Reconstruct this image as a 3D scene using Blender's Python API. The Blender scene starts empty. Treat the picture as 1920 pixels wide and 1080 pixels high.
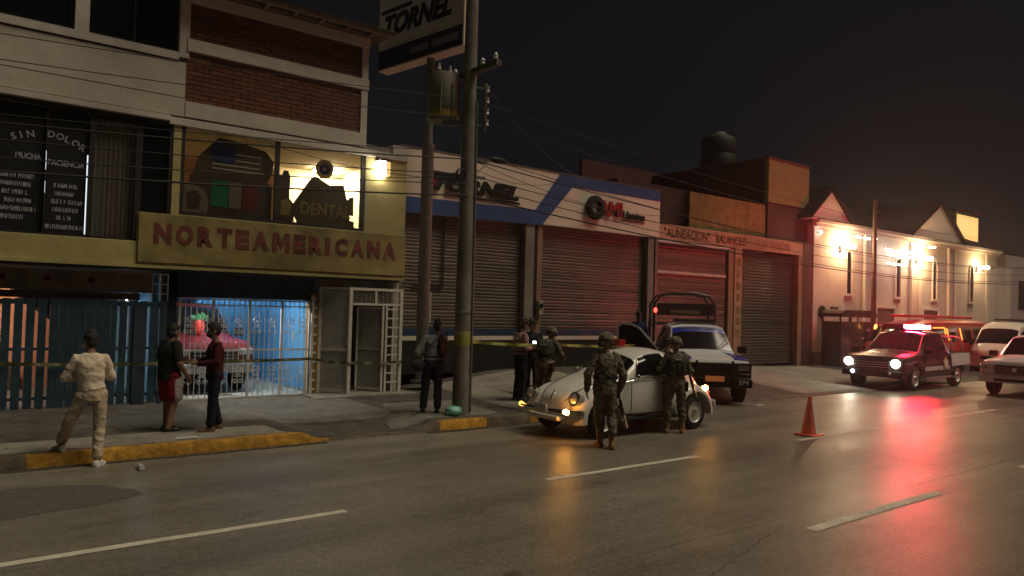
import bpy, bmesh, math, random
from mathutils import Vector, Matrix, noise
random.seed(7)
R = math.radians
sc = bpy.context.scene
col = sc.collection

# ------------------------------------------------------------------ camera, world, sun, exposure
CAM_H = 2.15
yaw, pitch, roll = R(37.84), R(1.528), R(1.6185)
fw = Vector((math.sin(yaw)*math.cos(pitch), math.cos(yaw)*math.cos(pitch), math.sin(pitch)))
rt = Vector((math.cos(yaw), -math.sin(yaw), 0)); up = rt.cross(fw)
rt2 = rt*math.cos(roll)+up*math.sin(roll); up2 = up*math.cos(roll)-rt*math.sin(roll)
cam = bpy.data.cameras.new('camera'); camo = bpy.data.objects.new('camera', cam); col.objects.link(camo)
cam.sensor_width = 36; cam.lens = 36*1400/1920; cam.clip_start = .05; cam.clip_end = 3000
M = Matrix((rt2, up2, -fw)).transposed().to_4x4(); M.translation = (0, 0, CAM_H)
camo.matrix_world = M; sc.camera = camo

SUN_EL, SUN_AZ = R(62), R(138)          # azimuth from +Y towards +X: over the street, right of the camera
world = bpy.data.worlds.new('World'); sc.world = world; world.use_nodes = True
nt = world.node_tree; nt.nodes.clear()
sky = nt.nodes.new('ShaderNodeTexSky'); sky.sky_type = 'NISHITA'; sky.sun_disc = False
sky.sun_elevation = SUN_EL; sky.sun_rotation = SUN_AZ
hs = nt.nodes.new('ShaderNodeHueSaturation'); hs.inputs['Saturation'].default_value = .25
b1 = nt.nodes.new('ShaderNodeBackground'); b1.inputs['Strength'].default_value = .0004
b2 = nt.nodes.new('ShaderNodeBackground'); b2.inputs['Color'].default_value = (.0027, .0031, .0044, 1); b2.inputs['Strength'].default_value = 1
ad = nt.nodes.new('ShaderNodeAddShader'); wo = nt.nodes.new('ShaderNodeOutputWorld')
nt.links.new(sky.outputs[0], hs.inputs['Color']); nt.links.new(hs.outputs[0], b1.inputs['Color'])
nt.links.new(b1.outputs[0], ad.inputs[0]); nt.links.new(b2.outputs[0], ad.inputs[1]); nt.links.new(ad.outputs[0], wo.inputs[0])
sun = bpy.data.lights.new('sun', 'SUN'); sun.energy = 1.75; sun.angle = R(30); sun.color = (1, .87, .64)
suno = bpy.data.objects.new('sun', sun); col.objects.link(suno)
sdir = Vector((math.sin(SUN_AZ)*math.cos(SUN_EL), math.cos(SUN_AZ)*math.cos(SUN_EL), math.sin(SUN_EL)))
suno.rotation_euler = sdir.to_track_quat('Z', 'Y').to_euler(); suno.location = (6, -6, 20)
sc.view_settings.view_transform = 'Standard'; sc.view_settings.look = 'None'
sc.view_settings.exposure = 0; sc.view_settings.gamma = 1; sc.view_settings.use_curve_mapping = False
sc.cycles.sample_clamp_indirect = 3; sc.cycles.max_bounces = 4; sc.cycles.diffuse_bounces = 3; sc.cycles.glossy_bounces = 2; sc.cycles.volume_bounces = 0; sc.cycles.transparent_max_bounces = 12

# ------------------------------------------------------------------ materials
MATS = {}
def mat(name, c, rough=.7, metal=0, var=.18, scale=6, bump=0, bscale=40, spec=.4, emit=None, es=0, coat=0, dirt=0, stretch=None):
    m = bpy.data.materials.new(name); m.use_nodes = True; n = m.node_tree; N = n.nodes; L = n.links
    p = N['Principled BSDF']; p.inputs['Roughness'].default_value = rough; p.inputs['Metallic'].default_value = metal
    p.inputs['Specular IOR Level'].default_value = spec; p.inputs['Coat Weight'].default_value = coat
    tc = N.new('ShaderNodeNewGeometry'); src = tc.outputs['Position']
    if stretch:
        mp = N.new('ShaderNodeMapping'); mp.inputs['Scale'].default_value = stretch; L.new(src, mp.inputs[0]); src = mp.outputs[0]
    if var > 0:
        t = N.new('ShaderNodeTexNoise'); t.inputs['Scale'].default_value = scale; t.inputs['Detail'].default_value = 6; t.inputs['Roughness'].default_value = .65
        L.new(src, t.inputs['Vector'])
        r = N.new('ShaderNodeValToRGB'); e = r.color_ramp.elements
        e[0].position = .3; e[1].position = .7
        e[0].color = tuple(max(0, x*(1-var)) for x in c[:3])+(1,); e[1].color = tuple(min(1, x*(1+var)) for x in c[:3])+(1,)
        L.new(t.outputs['Fac'], r.inputs[0]); out = r.outputs[0]
        if dirt:
            t2 = N.new('ShaderNodeTexNoise'); t2.inputs['Scale'].default_value = scale*.23; t2.inputs['Detail'].default_value = 8; t2.inputs['Roughness'].default_value = .7
            L.new(src, t2.inputs['Vector'])
            r2 = N.new('ShaderNodeValToRGB'); r2.color_ramp.elements[0].position = .36; r2.color_ramp.elements[1].position = .62
            r2.color_ramp.elements[0].color = (1-dirt,)*3+(1,); r2.color_ramp.elements[1].color = (1, 1, 1, 1)
            L.new(t2.outputs['Fac'], r2.inputs[0])
            mx = N.new('ShaderNodeMixRGB'); mx.blend_type = 'MULTIPLY'; mx.inputs[0].default_value = 1
            L.new(out, mx.inputs[1]); L.new(r2.outputs[0], mx.inputs[2]); out = mx.outputs[0]
        L.new(out, p.inputs['Base Color'])
    else:
        p.inputs['Base Color'].default_value = tuple(c[:3])+(1,)
    if bump:
        t = N.new('ShaderNodeTexNoise'); t.inputs['Scale'].default_value = bscale; t.inputs['Detail'].default_value = 5
        L.new(src, t.inputs['Vector'])
        b = N.new('ShaderNodeBump'); b.inputs['Strength'].default_value = bump; b.inputs['Distance'].default_value = .02
        L.new(t.outputs['Fac'], b.inputs['Height']); L.new(b.outputs[0], p.inputs['Normal'])
    if emit:
        p.inputs['Emission Color'].default_value = tuple(emit)+(1,); p.inputs['Emission Strength'].default_value = es
    MATS[name] = m
    return m
def camo_mat(name, cols, scale=9):
    m = bpy.data.materials.new(name); m.use_nodes = True; n = m.node_tree; N = n.nodes; L = n.links
    p = N['Principled BSDF']; p.inputs['Roughness'].default_value = .9; p.inputs['Specular IOR Level'].default_value = .15
    tc = N.new('ShaderNodeTexCoord'); t = N.new('ShaderNodeTexNoise'); t.inputs['Scale'].default_value = scale; t.inputs['Detail'].default_value = 3
    L.new(tc.outputs['Object'], t.inputs['Vector']); r = N.new('ShaderNodeValToRGB'); r.color_ramp.interpolation = 'CONSTANT'
    e = r.color_ramp.elements
    while len(e) < len(cols): e.new(.5)
    for i, c in enumerate(cols): e[i].position = [0, .42, .5, .58][i]; e[i].color = c+(1,)
    L.new(t.outputs['Fac'], r.inputs[0]); L.new(r.outputs[0], p.inputs['Base Color']); MATS[name] = m
    return m
def glass_mat(name, tint=(1, 1, 1), gl=.10):
    m = bpy.data.materials.new(name); m.use_nodes = True; n = m.node_tree; N = n.nodes; L = n.links; N.clear()
    o = N.new('ShaderNodeOutputMaterial'); mx = N.new('ShaderNodeMixShader'); a = N.new('ShaderNodeBsdfTransparent'); g = N.new('ShaderNodeBsdfGlossy')
    a.inputs[0].default_value = tint+(1,); g.inputs['Roughness'].default_value = .03
    fr = N.new('ShaderNodeLayerWeight'); fr.inputs[0].default_value = gl
    L.new(fr.outputs['Fresnel'], mx.inputs[0]); L.new(a.outputs[0], mx.inputs[1]); L.new(g.outputs[0], mx.inputs[2]); L.new(mx.outputs[0], o.inputs[0]); MATS[name] = m
    return m
def road_mat():
    m = bpy.data.materials.new('road'); m.use_nodes = True; n = m.node_tree; N = n.nodes; L = n.links
    p = N['Principled BSDF']; p.inputs['Specular IOR Level'].default_value = .36
    tc = N.new('ShaderNodeNewGeometry')
    def nz(sc_, det, vec=None, st=None):
        t = N.new('ShaderNodeTexNoise'); t.inputs['Scale'].default_value = sc_; t.inputs['Detail'].default_value = det; t.inputs['Roughness'].default_value = .62
        if st:
            mp = N.new('ShaderNodeMapping'); mp.inputs['Scale'].default_value = st; L.new(tc.outputs['Position'], mp.inputs[0]); L.new(mp.outputs[0], t.inputs['Vector'])
        else: L.new(tc.outputs['Position'], t.inputs['Vector'])
        return t.outputs['Fac']
    def ramp(f, a, b, c0, c1):
        r = N.new('ShaderNodeValToRGB'); e = r.color_ramp.elements; e[0].position = a; e[1].position = b; e[0].color = c0+(1,); e[1].color = c1+(1,)
        L.new(f, r.inputs[0]); return r.outputs[0]
    def mul(a, b):
        x = N.new('ShaderNodeMixRGB'); x.blend_type = 'MULTIPLY'; x.inputs[0].default_value = 1; L.new(a, x.inputs[1]); L.new(b, x.inputs[2]); return x.outputs[0]
    base = ramp(nz(1.3, 9), .3, .72, (.178, .162, .134), (.232, .211, .174))
    tracks = ramp(nz(1.0, 5, st=(.07, 1.3, 1)), .36, .64, (.70, .70, .71), (1.10, 1.09, 1.07))   # tyre-worn bands along the road
    blot = mul(ramp(nz(.28, 6), .36, .6, (.74, .74, .75), (1, 1, 1)), ramp(nz(1.1, 8, st=(1, 1.6, 1)), .30, .40, (.60, .59, .58), (1, 1, 1)))
    grit = mul(ramp(nz(55, 4), .33, .67, (.55, .55, .55), (1.40, 1.39, 1.36)), ramp(nz(15, 5), .33, .67, (.76, .76, .76), (1.20, 1.20, 1.19)))
    L.new(mul(mul(mul(base, tracks), blot), grit), p.inputs['Base Color'])
    rr = ramp(nz(.8, 7, st=(.35, 1, 1)), .3, .7, (.30,)*3, (.46,)*3); L.new(rr, p.inputs['Roughness'])
    b = N.new('ShaderNodeBump'); b.inputs['Strength'].default_value = .35; b.inputs['Distance'].default_value = .014
    L.new(nz(48, 8), b.inputs['Height']); L.new(b.outputs[0], p.inputs['Normal'])
    MATS['road'] = m
    return m

mat('white_plaster', (.50, .45, .385), .85, var=.12, scale=1.5, bump=.25, bscale=25, dirt=.22)
mat('white_trim', (.56, .51, .45), .8, var=.12, scale=3, dirt=.25)
mat('yellow_paint', (.42, .36, .15), .8, var=.12, scale=2, bump=.2, bscale=30, dirt=.3)
mat('yellow_board', (.30, .24, .09), .85, var=.28, scale=2.6, bump=.2, bscale=30, dirt=.5)
mat('red_letter', (.185, .045, .032), .8, var=.4, scale=7, dirt=.5)
mat('mortar', (.20, .16, .13), .9, var=.2, scale=20)
for i, c in enumerate([(.15, .055, .03), (.185, .07, .038), (.125, .045, .027), (.165, .06, .028)]):
    mat('brick_%d' % i, tuple(q*.85 for q in c), .9, var=.3, scale=14, bump=.4, bscale=40)
mat('dark_glass', (.006, .007, .009), .08, var=0, spec=.5)
mat('curtain', (.22, .19, .15), .95, var=.2, scale=2, stretch=(9, 9, .6))
mat('dark_frame', (.015, .014, .013), .6, var=.3)
mat('film_black', (.008, .008, .011), .5, var=.3, scale=3)
mat('film_letter', (.36, .36, .38), .6, var=.3, scale=20)
mat('roof_sheet', (.30, .27, .23), .55, metal=.3, var=.25, scale=3, dirt=.3)
mat('dark_blue_paint', (.030, .050, .072), .65, var=.25, scale=3, dirt=.35)
mat('blue_slat', (.030, .066, .098), .55, var=.3, scale=4, dirt=.4)
mat('garage_blue', (.10, .36, .66), .8, var=.08, scale=2, dirt=.12)
mat('salmon', (.75, .36, .21), .85, var=.08, scale=2)
mat('cream_floor', (.40, .39, .32), .5, var=.1, scale=4, dirt=.15)
mat('room_cream', (.62, .52, .33), .85, var=.1)
mat('room_pink', (.55, .35, .26), .85, var=.1)
mat('board_grey', (.19, .16, .14), .85, var=.3, scale=4, dirt=.4)
mat('gate_white', (.70, .66, .62), .5, var=.15, scale=12, spec=.5)
mat('cage_white', (.66, .62, .56), .5, var=.15, scale=10, dirt=.15)
mat('mesh_grey', (.55, .53, .48), .6, var=.2)
mat('ochre_wall', (.30, .17, .045), .85, var=.2, scale=3, dirt=.3)
mat('dark_void', (.012, .010, .009), .9, var=.2)
mat('fascia_white', (.70, .61, .50), .7, var=.08, scale=1.2, dirt=.14)
mat('fascia_blue', (.030, .075, .21), .65, var=.15, scale=2, dirt=.2)
mat('shutter', (.19, .15, .12), .5, metal=.35, var=.18, scale=1.6, dirt=.38, spec=.5)
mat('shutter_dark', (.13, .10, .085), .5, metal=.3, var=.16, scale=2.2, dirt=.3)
mat('shutter_b', (.165, .13, .104), .55, metal=.3, var=.2, scale=1.4, dirt=.4); mat('shutter_c', (.21, .165, .13), .48, metal=.35, var=.2, scale=1.7, dirt=.35); mat('shutter_blue', (.025, .05, .10), .5, var=.2, dirt=.2)
mat('concrete', (.25, .225, .19), .9, var=.2, scale=5, bump=.35, bscale=30, dirt=.35)
mat('concrete_pole', (.215, .195, .165), .9, var=.22, scale=4, bump=.4, bscale=30, dirt=.4)
mat('sidewalk', (.095, .084, .069), .9, var=.4, scale=5, bump=.6, bscale=28, dirt=.6)
mat('slab_pale', (.175, .16, .135), .88, var=.3, scale=5, bump=.4, bscale=28, dirt=.35)
mat('kerb_yellow', (.44, .225, .025), .85, var=.45, scale=9, bump=.5, bscale=30, dirt=.5)
mat('kerb_bare', (.13, .10, .07), .9, var=.4, scale=7, bump=.5, bscale=30, dirt=.5)
mat('asphalt_patch', (.088, .079, .068), .8, var=.25, scale=9, bump=.5, bscale=60)
mat('road_paint', (.62, .57, .48), .7, var=.14, scale=14, dirt=.3)
mat('crack', (.075, .068, .058), .95, var=.3, scale=10)
mat('earth', (.06, .052, .042), .95, var=.3, scale=.5)
mat('orange_fascia', (.46, .29, .185), .8, var=.15, scale=2, dirt=.35)
mat('brown_letter', (.12, .055, .02), .8, var=.4, scale=10)
mat('faded_letter', (.30, .19, .125), .8, var=.3, scale=10)
mat('column_tan', (.30, .19, .12), .85, var=.18, scale=4, dirt=.3)
mat('column_text', (.26, .2, .06), .85, var=.4, scale=8)
mat('maroon', (.105, .030, .030), .9, var=.2, scale=2, dirt=.25)
mat('ochre_paint', (.29, .22, .085), .85, var=.14, scale=3, dirt=.2)
mat('corrugated', (.35, .27, .10), .6, var=.3, scale=3, dirt=.35)
mat('tank_black', (.02, .016, .016), .6, var=.2)
mat('church_wall', (.62, .54, .47), .85, var=.10, scale=1, dirt=.22, bump=.3, bscale=12)
mat('church_trim', (.66, .58, .50), .8, var=.08)
mat('roof_dark', (.012, .007, .008), .95, spec=.05, var=.3, scale=5)
mat('roof_eave', (.22, .17, .13), .8, var=.2)
mat('sign_white', (.52, .50, .46), .5, var=.08, scale=2, dirt=.2)
mat('sign_edge', (.62, .54, .44), .6, var=.1)
mat('sign_navy', (.012, .014, .035), .5, var=.2)
mat('black_letter', (.008, .008, .008), .5, var=.2)
mat('pale_letter', (.16, .16, .19), .5, var=.2)
mat('sign_red', (.33, .03, .03), .5, var=.2)
mat('galv', (.18, .17, .155), .5, metal=.5, var=.2)
mat('transformer', (.16, .15, .11), .6, var=.2, dirt=.2)
mat('transformer_yellow', (.30, .22, .03), .6, var=.2)
mat('porcelain', (.6, .58, .55), .2, var=.05)
mat('wire', (.012, .011, .010), .7, var=0)
mat('wire_grey', (.10, .09, .08), .6, var=0)
mat('tape', (.30, .29, .06), .5, var=.25, scale=9); mat('tape_shaded', (.10, .095, .03), .6, var=.3, scale=9); mat('tape_print', (.28, .27, .2), .6, var=.3)  # the second, darker tape colour paints in the dimmer light on the left runs
mat('tape_dark', (.03, .03, .02), .5, var=.2)
mat('car_white', (.68, .655, .60), .28, var=.04, scale=3, coat=.6, dirt=.06)
mat('car_pale', (.66, .66, .66), .25, var=.03, coat=.6)
mat('car_blue', (.014, .035, .34), .25, var=.05, coat=.6)
mat('car_black', (.010, .010, .012), .35, var=.1, coat=.3)
mat('car_dark', (.05, .035, .035), .35, var=.1, coat=.4)
mat('car_red', (.42, .025, .02), .3, var=.08, coat=.5)
mat('car_redold', (.17, .013, .016), .4, var=.12, coat=.3)
mat('chrome', (.55, .53, .5), .18, metal=1, var=.05)
mat('satin_metal', (.35, .33, .31), .4, metal=.8, var=.1)
mat('rim_pale', (.55, .52, .47), .4, metal=.3, var=.1, dirt=.15)
mat('rim_dark', (.12, .11, .11), .4, metal=.7, var=.1)
mat('rubber', (.014, .013, .012), .85, var=.2)
mat('plastic_black', (.010, .010, .010), .55, var=.1, spec=.2)
mat('seam', (.02, .018, .016), .8, var=0)
mat('headlamp', (.45, .44, .42), .08, metal=.4, var=.1, coat=1)
mat('lens_red', (.35, .01, .01), .15, var=0, coat=.8)
mat('lens_amber', (.5, .16, .01), .15, var=0, coat=.8)
mat('plate', (.5, .5, .48), .5, var=.1)
mat('plate_orange_glow', (.55, .20, .07), .5, var=.15, emit=(.9, .25, .08), es=.12)  # own glow added, standing in for light falling on the number plate
mat('signal_on', (.9, .4, .05), .3, var=0, emit=(1, .40, .06), es=110)
mat('signal_dim', (.9, .4, .05), .3, var=0, emit=(1, .45, .08), es=3)
mat('tail_on', (.8, .02, .02), .3, var=0, emit=(1, .05, .03), es=6)
mat('head_on', (1, 1, .9), .3, var=0, emit=(1, .93, .68), es=48)
mat('fog_on', (1, 1, 1), .3, var=0, emit=(.95, .95, 1), es=35)
mat('beacon_on', (1, .1, .1), .3, var=0, emit=(1, .02, .04), es=450)
mat('beacon_core', (1, .3, .3), .3, var=0, emit=(1, .022, .06), es=800)
mat('amber_line', (1, .4, .05), .3, var=0, emit=(1, .30, .04), es=2.6)
mat('lamp_warm', (1, .8, .5), .3, var=0, emit=(1, .64, .32), es=430)
mat('lamp_warm_weak', (1, .8, .5), .3, var=0, emit=(1, .66, .32), es=240); mat('lamp_white', (1, .95, .8), .3, var=0, emit=(1, .90, .72), es=34)
mat('lamp_small', (1, .9, .7), .3, var=0, emit=(1, .70, .28), es=14)
mat('tube_white', (1, 1, 1), .3, var=0, emit=(.90, .97, 1), es=430)
mat('tube_warm', (1, 1, 1), .3, var=0, emit=(1, .82, .52), es=200)
mat('tube_salmon', (1, 1, 1), .3, var=0, emit=(1, .78, .6), es=330)
mat('door_glow', (1, 1, 1), .3, var=0, emit=(.86, .97, 1), es=16); mat('light_gap', (1, 1, 1), .3, var=0, emit=(.85, .92, 1), es=1.2)
mat('lit_yellow', (1, .8, .3), .5, var=0, emit=(1, .60, .20), es=.95)
mat('phone_screen', (1, 1, 1), .2, var=0, emit=(.85, .93, 1), es=9)
mat('orange_lamp', (1, .5, .1), .3, var=0, emit=(1, .36, .05), es=7)
mat('string_bulb', (1, 1, 1), .3, var=0, emit=(1, .94, .85), es=24)
mat('string_warm', (1, 1, 1), .3, var=0, emit=(1, .80, .50), es=12)
mat('skin', (.25, .14, .09), .6, var=.12, scale=12, spec=.35)
mat('skin_dark', (.17, .09, .06), .6, var=.12, scale=12, spec=.35)
mat('hair_black', (.010, .008, .007), .6, var=.3, scale=60, bump=.5, bscale=120)
mat('hair_grey', (.022, .019, .017), .7, var=.4, scale=40, bump=.5, bscale=120)
mat('eye', (.02, .012, .01), .15, var=0)
mat('mask_white', (.5, .49, .47), .9, var=.05)
mat('mask_dark', (.02, .02, .022), .9, var=.1)
def cloth(n, c): mat(n, c, .92, var=.16, scale=7, bump=.3, bscale=60, spec=.15)
cloth('shirt_cream', (.70, .60, .47)); cloth('trouser_beige', (.50, .41, .30)); cloth('shirt_black', (.020, .022, .018))
cloth('short_red', (.22, .015, .03)); cloth('short_pale', (.42, .36, .32)); cloth('shirt_plum', (.060, .010, .017))
cloth('jeans_dark', (.014, .015, .024)); cloth('shirt_grey', (.22, .235, .25)); cloth('jeans_navy', (.03, .033, .05)); cloth('shirt_pink', (.33, .19, .16))
cloth('bag_maroon', (.07, .018, .016)); cloth('bag_dark', (.04, .04, .05)); cloth('vest_olive', (.045, .047, .033)); cloth('shirt_navy', (.035, .035, .05)); cloth('police_blue', (.02, .025, .07))
mat('shoe_black', (.012, .011, .011), .6, var=.2); mat('shoe_brown', (.10, .045, .022), .6, var=.2); mat('shoe_white', (.55, .52, .48), .7, var=.1); mat('boot_tan', (.24, .14, .075), .8, var=.2)
camo_mat('camo', [(.070, .066, .042), (.130, .115, .078), (.185, .155, .108), (.090, .084, .054)], 11)
mat('gun_black', (.012, .012, .012), .45, var=.2); mat('gun_pale', (.40, .34, .26), .5, var=.2)
mat('cone_orange', (.80, .17, .11), .5, var=.1, dirt=.15); mat('cone_white', (.7, .66, .6), .4, var=.05)
mat('bottle', (.5, .52, .52), .1, var=.1, spec=.6); mat('bag_teal', (.16, .42, .34), .4, var=.15)
mat('flag_blue', (.04, .045, .17), .8, var=.1); mat('flag_red', (.20, .03, .028), .8, var=.1); mat('flag_white', (.55, .5, .42), .8, var=.1)
mat('poster_dark', (.12, .09, .055), .85, var=.25); mat('poster_brown', (.10, .065, .048), .85, var=.2); mat('poster_green', (.02, .22, .11), .8, var=.2); mat('poster_tan', (.26, .21, .15), .85, var=.2); mat('poster_gold', (.36, .26, .08), .7, var=.3)
mat('emblem_gold', (.55, .38, .14), .6, var=.2); mat('toy_red', (.6, .04, .03), .6, var=.1); mat('toy_green', (.02, .13, .04), .6, var=.2)
mat('plastic_pale', (.5, .5, .48), .5, var=.1); mat('meter_box', (.34, .31, .26), .7, var=.2)
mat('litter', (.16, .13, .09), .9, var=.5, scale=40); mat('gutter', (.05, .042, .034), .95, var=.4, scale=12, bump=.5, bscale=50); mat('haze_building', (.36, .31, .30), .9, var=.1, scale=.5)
mat('foliage', (.035, .05, .02), .8, var=.4, scale=8)
glass_mat('pane_glass'); glass_mat('car_glass', (.55, .57, .57), .2)
road_mat()

# ------------------------------------------------------------------ mesh helpers
ORG = {}
PENDING = []           # (object, wrinkle) whose modifiers are made real at the end
class MB:
    def __init__(s): s.v = []; s.f = []
    def add(s, vs, fs):
        k = len(s.v); s.v += [Vector(v) for v in vs]; s.f += [tuple(i+k for i in f) for f in fs]; return s
    def box(s, x0, x1, y0, y1, z0, z1):
        return s.add([(x0,y0,z0),(x1,y0,z0),(x1,y1,z0),(x0,y1,z0),(x0,y0,z1),(x1,y0,z1),(x1,y1,z1),(x0,y1,z1)],
                     [(0,3,2,1),(4,5,6,7),(0,1,5,4),(1,2,6,5),(2,3,7,6),(3,0,4,7)])
    def bar(s, a, b, w, h=None, upv=(0,0,1)):
        a = Vector(a); b = Vector(b); d = (b-a).normalized(); h = h or w
        u = d.cross(Vector(upv))
        if u.length < 1e-4: u = d.cross(Vector((1,0,0)))
        u.normalize(); n = u.cross(d); vs = []
        for p in (a, b):
            for i, j in ((-1,-1),(1,-1),(1,1),(-1,1)): vs.append(p+u*i*w/2+n*j*h/2)
        return s.add(vs, [(0,1,2,3),(7,6,5,4),(0,4,5,1),(1,5,6,2),(2,6,7,3),(3,7,4,0)])
    def prism(s, pts, t0, t1, plane='xz'):
        n = len(pts)
        g = {'xz': lambda a, b, t: (a, t, b), 'yz': lambda a, b, t: (t, a, b), 'xy': lambda a, b, t: (a, b, t)}[plane]
        vs = [g(a, b, t0) for a, b in pts]+[g(a, b, t1) for a, b in pts]
        return s.add(vs, [tuple(range(n)), tuple(range(2*n-1, n-1, -1))]+[(i, i+n, (i+1) % n+n, (i+1) % n) for i in range(n)])
    def rings(s, rings, cap=True, closed=True):
        n = len(rings[0]); vs = [p for r in rings for p in r]; fs = []
        for i in range(len(rings)-1):
            for j in range(n if closed else n-1):
                k = (j+1) % n; fs.append((i*n+j, i*n+k, (i+1)*n+k, (i+1)*n+j))
        if cap: fs.append(tuple(range(n-1, -1, -1))); fs.append(tuple((len(rings)-1)*n+j for j in range(n)))
        return s.add(vs, fs)
    def tube(s, pts, r, n=6, cap=True):
        pts = [Vector(p) for p in pts]; rs = r if isinstance(r, (list, tuple)) else [r]*len(pts); out = []; ref = None
        for i, p in enumerate(pts):
            d = (pts[min(i+1, len(pts)-1)]-pts[max(i-1, 0)]).normalized()
            if ref is None:
                ref = d.cross(Vector((0,0,1)))
                if ref.length < .05: ref = d.cross(Vector((1,0,0)))
            ref = (ref-d*ref.dot(d)).normalized(); w = d.cross(ref)
            out.append([p+(ref*math.cos(2*math.pi*j/n)+w*math.sin(2*math.pi*j/n))*rs[i] for j in range(n)])
        return s.rings(out, cap)
    def capsule(s, a, b, ra, rb, n=10):
        a = Vector(a); b = Vector(b); d = b-a; L = d.length or 1e-5; d = d/L; pts = []; rs = []
        for k in range(4):
            t = math.pi/2*(1-k/3.0)*.96; pts.append(a-d*ra*math.sin(t)); rs.append(max(ra*math.cos(t), .002))
        for k in range(4):
            t = math.pi/2*(k/3.0)*.96; pts.append(b+d*rb*math.sin(t)); rs.append(max(rb*math.cos(t), .002))
        return s.tube(pts, rs, n)
    def lathe(s, prof, n=20, c=(0,0,0), axis='z', cap=False):
        c = Vector(c); out = []
        for r, h in prof:
            ring = []
            for j in range(n):
                a = 2*math.pi*j/n; x, y = r*math.cos(a), r*math.sin(a)
                ring.append(c+Vector({'z': (x,y,h), 'y': (x,h,y), 'x': (h,x,y)}[axis]))
            out.append(ring)
        return s.rings(out, cap)
    def sphere(s, c, r, nu=12, nv=8):
        c = Vector(c); r = (r,)*3 if not hasattr(r, '__len__') else r; out = []
        for i in range(nv+1):
            t = math.pi*i/nv; t = min(max(t, .02), math.pi-.02)
            out.append([c+Vector((r[0]*math.sin(t)*math.cos(2*math.pi*j/nu), r[1]*math.sin(t)*math.sin(2*math.pi*j/nu), r[2]*math.cos(t))) for j in range(nu)])
        return s.rings(out)
    def xf(s, m):
        s.v = [m @ v for v in s.v]; return s
    def mesh(s, name, off=Vector((0,0,0))):
        me = bpy.data.meshes.new(name); me.from_pydata([v-off for v in s.v], [], s.f)
        bm = bmesh.new(); bm.from_mesh(me); bmesh.ops.recalc_face_normals(bm, faces=bm.faces); bm.to_mesh(me); bm.free()
        return me
    def build(s, name, m, parent=None, smooth=None, bevel=0, origin=None):
        off = Vector(origin) if origin is not None else ORG.get(parent, Vector((0,0,0)))
        me = s.mesh(name, off); return put(name, me, m, parent, smooth, bevel, origin)
def put(name, me, m, parent=None, smooth=None, bevel=0, origin=None):
    o = bpy.data.objects.new(name, me); col.objects.link(o)
    if m and not me.materials: me.materials.append(MATS[m])
    if parent is not None: o.parent = parent; ORG[o] = ORG.get(parent, Vector((0,0,0)))
    if origin is not None: o.location = origin; ORG[o] = Vector(origin)
    if smooth is not None and len(me.polygons):
        me.polygons.foreach_set('use_smooth', [True]*len(me.polygons))
        if smooth < 179: me.set_sharp_from_angle(angle=R(smooth))
    if bevel:
        b = o.modifiers.new('b', 'BEVEL'); b.width = bevel; b.segments = 2; b.limit_method = 'ANGLE'; PENDING.append((o, 0))
    return o
def tag(o, label=None, cat=None, group=None, kind=None):
    if label: o['label'] = label
    if cat: o['category'] = cat
    if group: o['group'] = group
    if kind: o['kind'] = kind
    return o
def thing(name, label, cat, loc=(0,0,0), rotz=0, group=None, local=False):
    o = bpy.data.objects.new(name, None); col.objects.link(o); o.location = loc; o.rotation_euler = (0,0,rotz); o.empty_display_size = .2
    ORG[o] = Vector((0,0,0)) if local else Vector(loc)
    return tag(o, label, cat, group)
def part_empty(name, parent, loc=(0,0,0), rot=(0,0,0)):
    o = bpy.data.objects.new(name, None); col.objects.link(o); o.parent = parent; o.location = loc; o.rotation_euler = rot; o.empty_display_size = .1
    ORG[o] = Vector((0,0,0)); return o
def share(o, parent, loc=None, rot=None, m=None):
    c = o.copy(); col.objects.link(c); c.parent = parent
    if loc is not None: c.location = loc
    if rot is not None: c.rotation_euler = rot
    if m: c.material_slots[0].link = 'OBJECT'; c.material_slots[0].material = MATS[m]
    return c
def copy_tree(o, parent=None):
    c = o.copy(); col.objects.link(c); c.parent = parent
    for ch in list(o.children): copy_tree(ch, c)
    return c
def text(name, body, m, parent, width, height, M, ext=.008, shear=0, bold=0, part=True):
    cu = bpy.data.curves.new(name, 'FONT'); cu.body = body; cu.size = 1; cu.shear = shear; cu.offset = bold; cu.resolution_u = 3
    o = bpy.data.objects.new('t', cu); col.objects.link(o)
    dg = bpy.context.evaluated_depsgraph_get(); me = bpy.data.meshes.new_from_object(o.evaluated_get(dg))
    bpy.data.objects.remove(o); bpy.data.curves.remove(cu)
    if not len(me.vertices): return None
    xs = [v.co.x for v in me.vertices]; ys = [v.co.y for v in me.vertices]
    x0, x1, y0, y1 = min(xs), max(xs), min(ys), max(ys)
    sx = width/(x1-x0) if width else height/(y1-y0); sy = height/(y1-y0)
    bm = bmesh.new(); bm.from_mesh(me)
    bmesh.ops.dissolve_limit(bm, angle_limit=.02, verts=bm.verts, edges=bm.edges)
    g = bmesh.ops.extrude_face_region(bm, geom=list(bm.faces)); 
    for v in g['geom']:
        if isinstance(v, bmesh.types.BMVert): v.co.z += 1
    for v in bm.verts:
        v.co = Vector(((v.co.x-x0)*sx, (v.co.y-y0)*sy, v.co.z*ext))
    bmesh.ops.recalc_face_normals(bm, faces=bm.faces)
    off = ORG.get(parent, Vector((0,0,0)))
    for v in bm.verts: v.co = M @ v.co-off
    for f in bm.faces: f.smooth = False
    bm.to_mesh(me); bm.free(); me.materials.clear()
    return put(name, me, m, parent)
def face_y(x, y, z):      # text lying on a wall that faces -Y, reading along +X
    return Matrix(((1,0,0,x),(0,0,-1,y),(0,1,0,z),(0,0,0,1)))
def face_dir(o, xd, zd=(0,0,1)):
    xd = Vector(xd).normalized(); u = Vector(zd).normalized(); n = xd.cross(u)
    m = Matrix((xd, u, n)).transposed().to_4x4(); m.translation = Vector(o); return m
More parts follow.
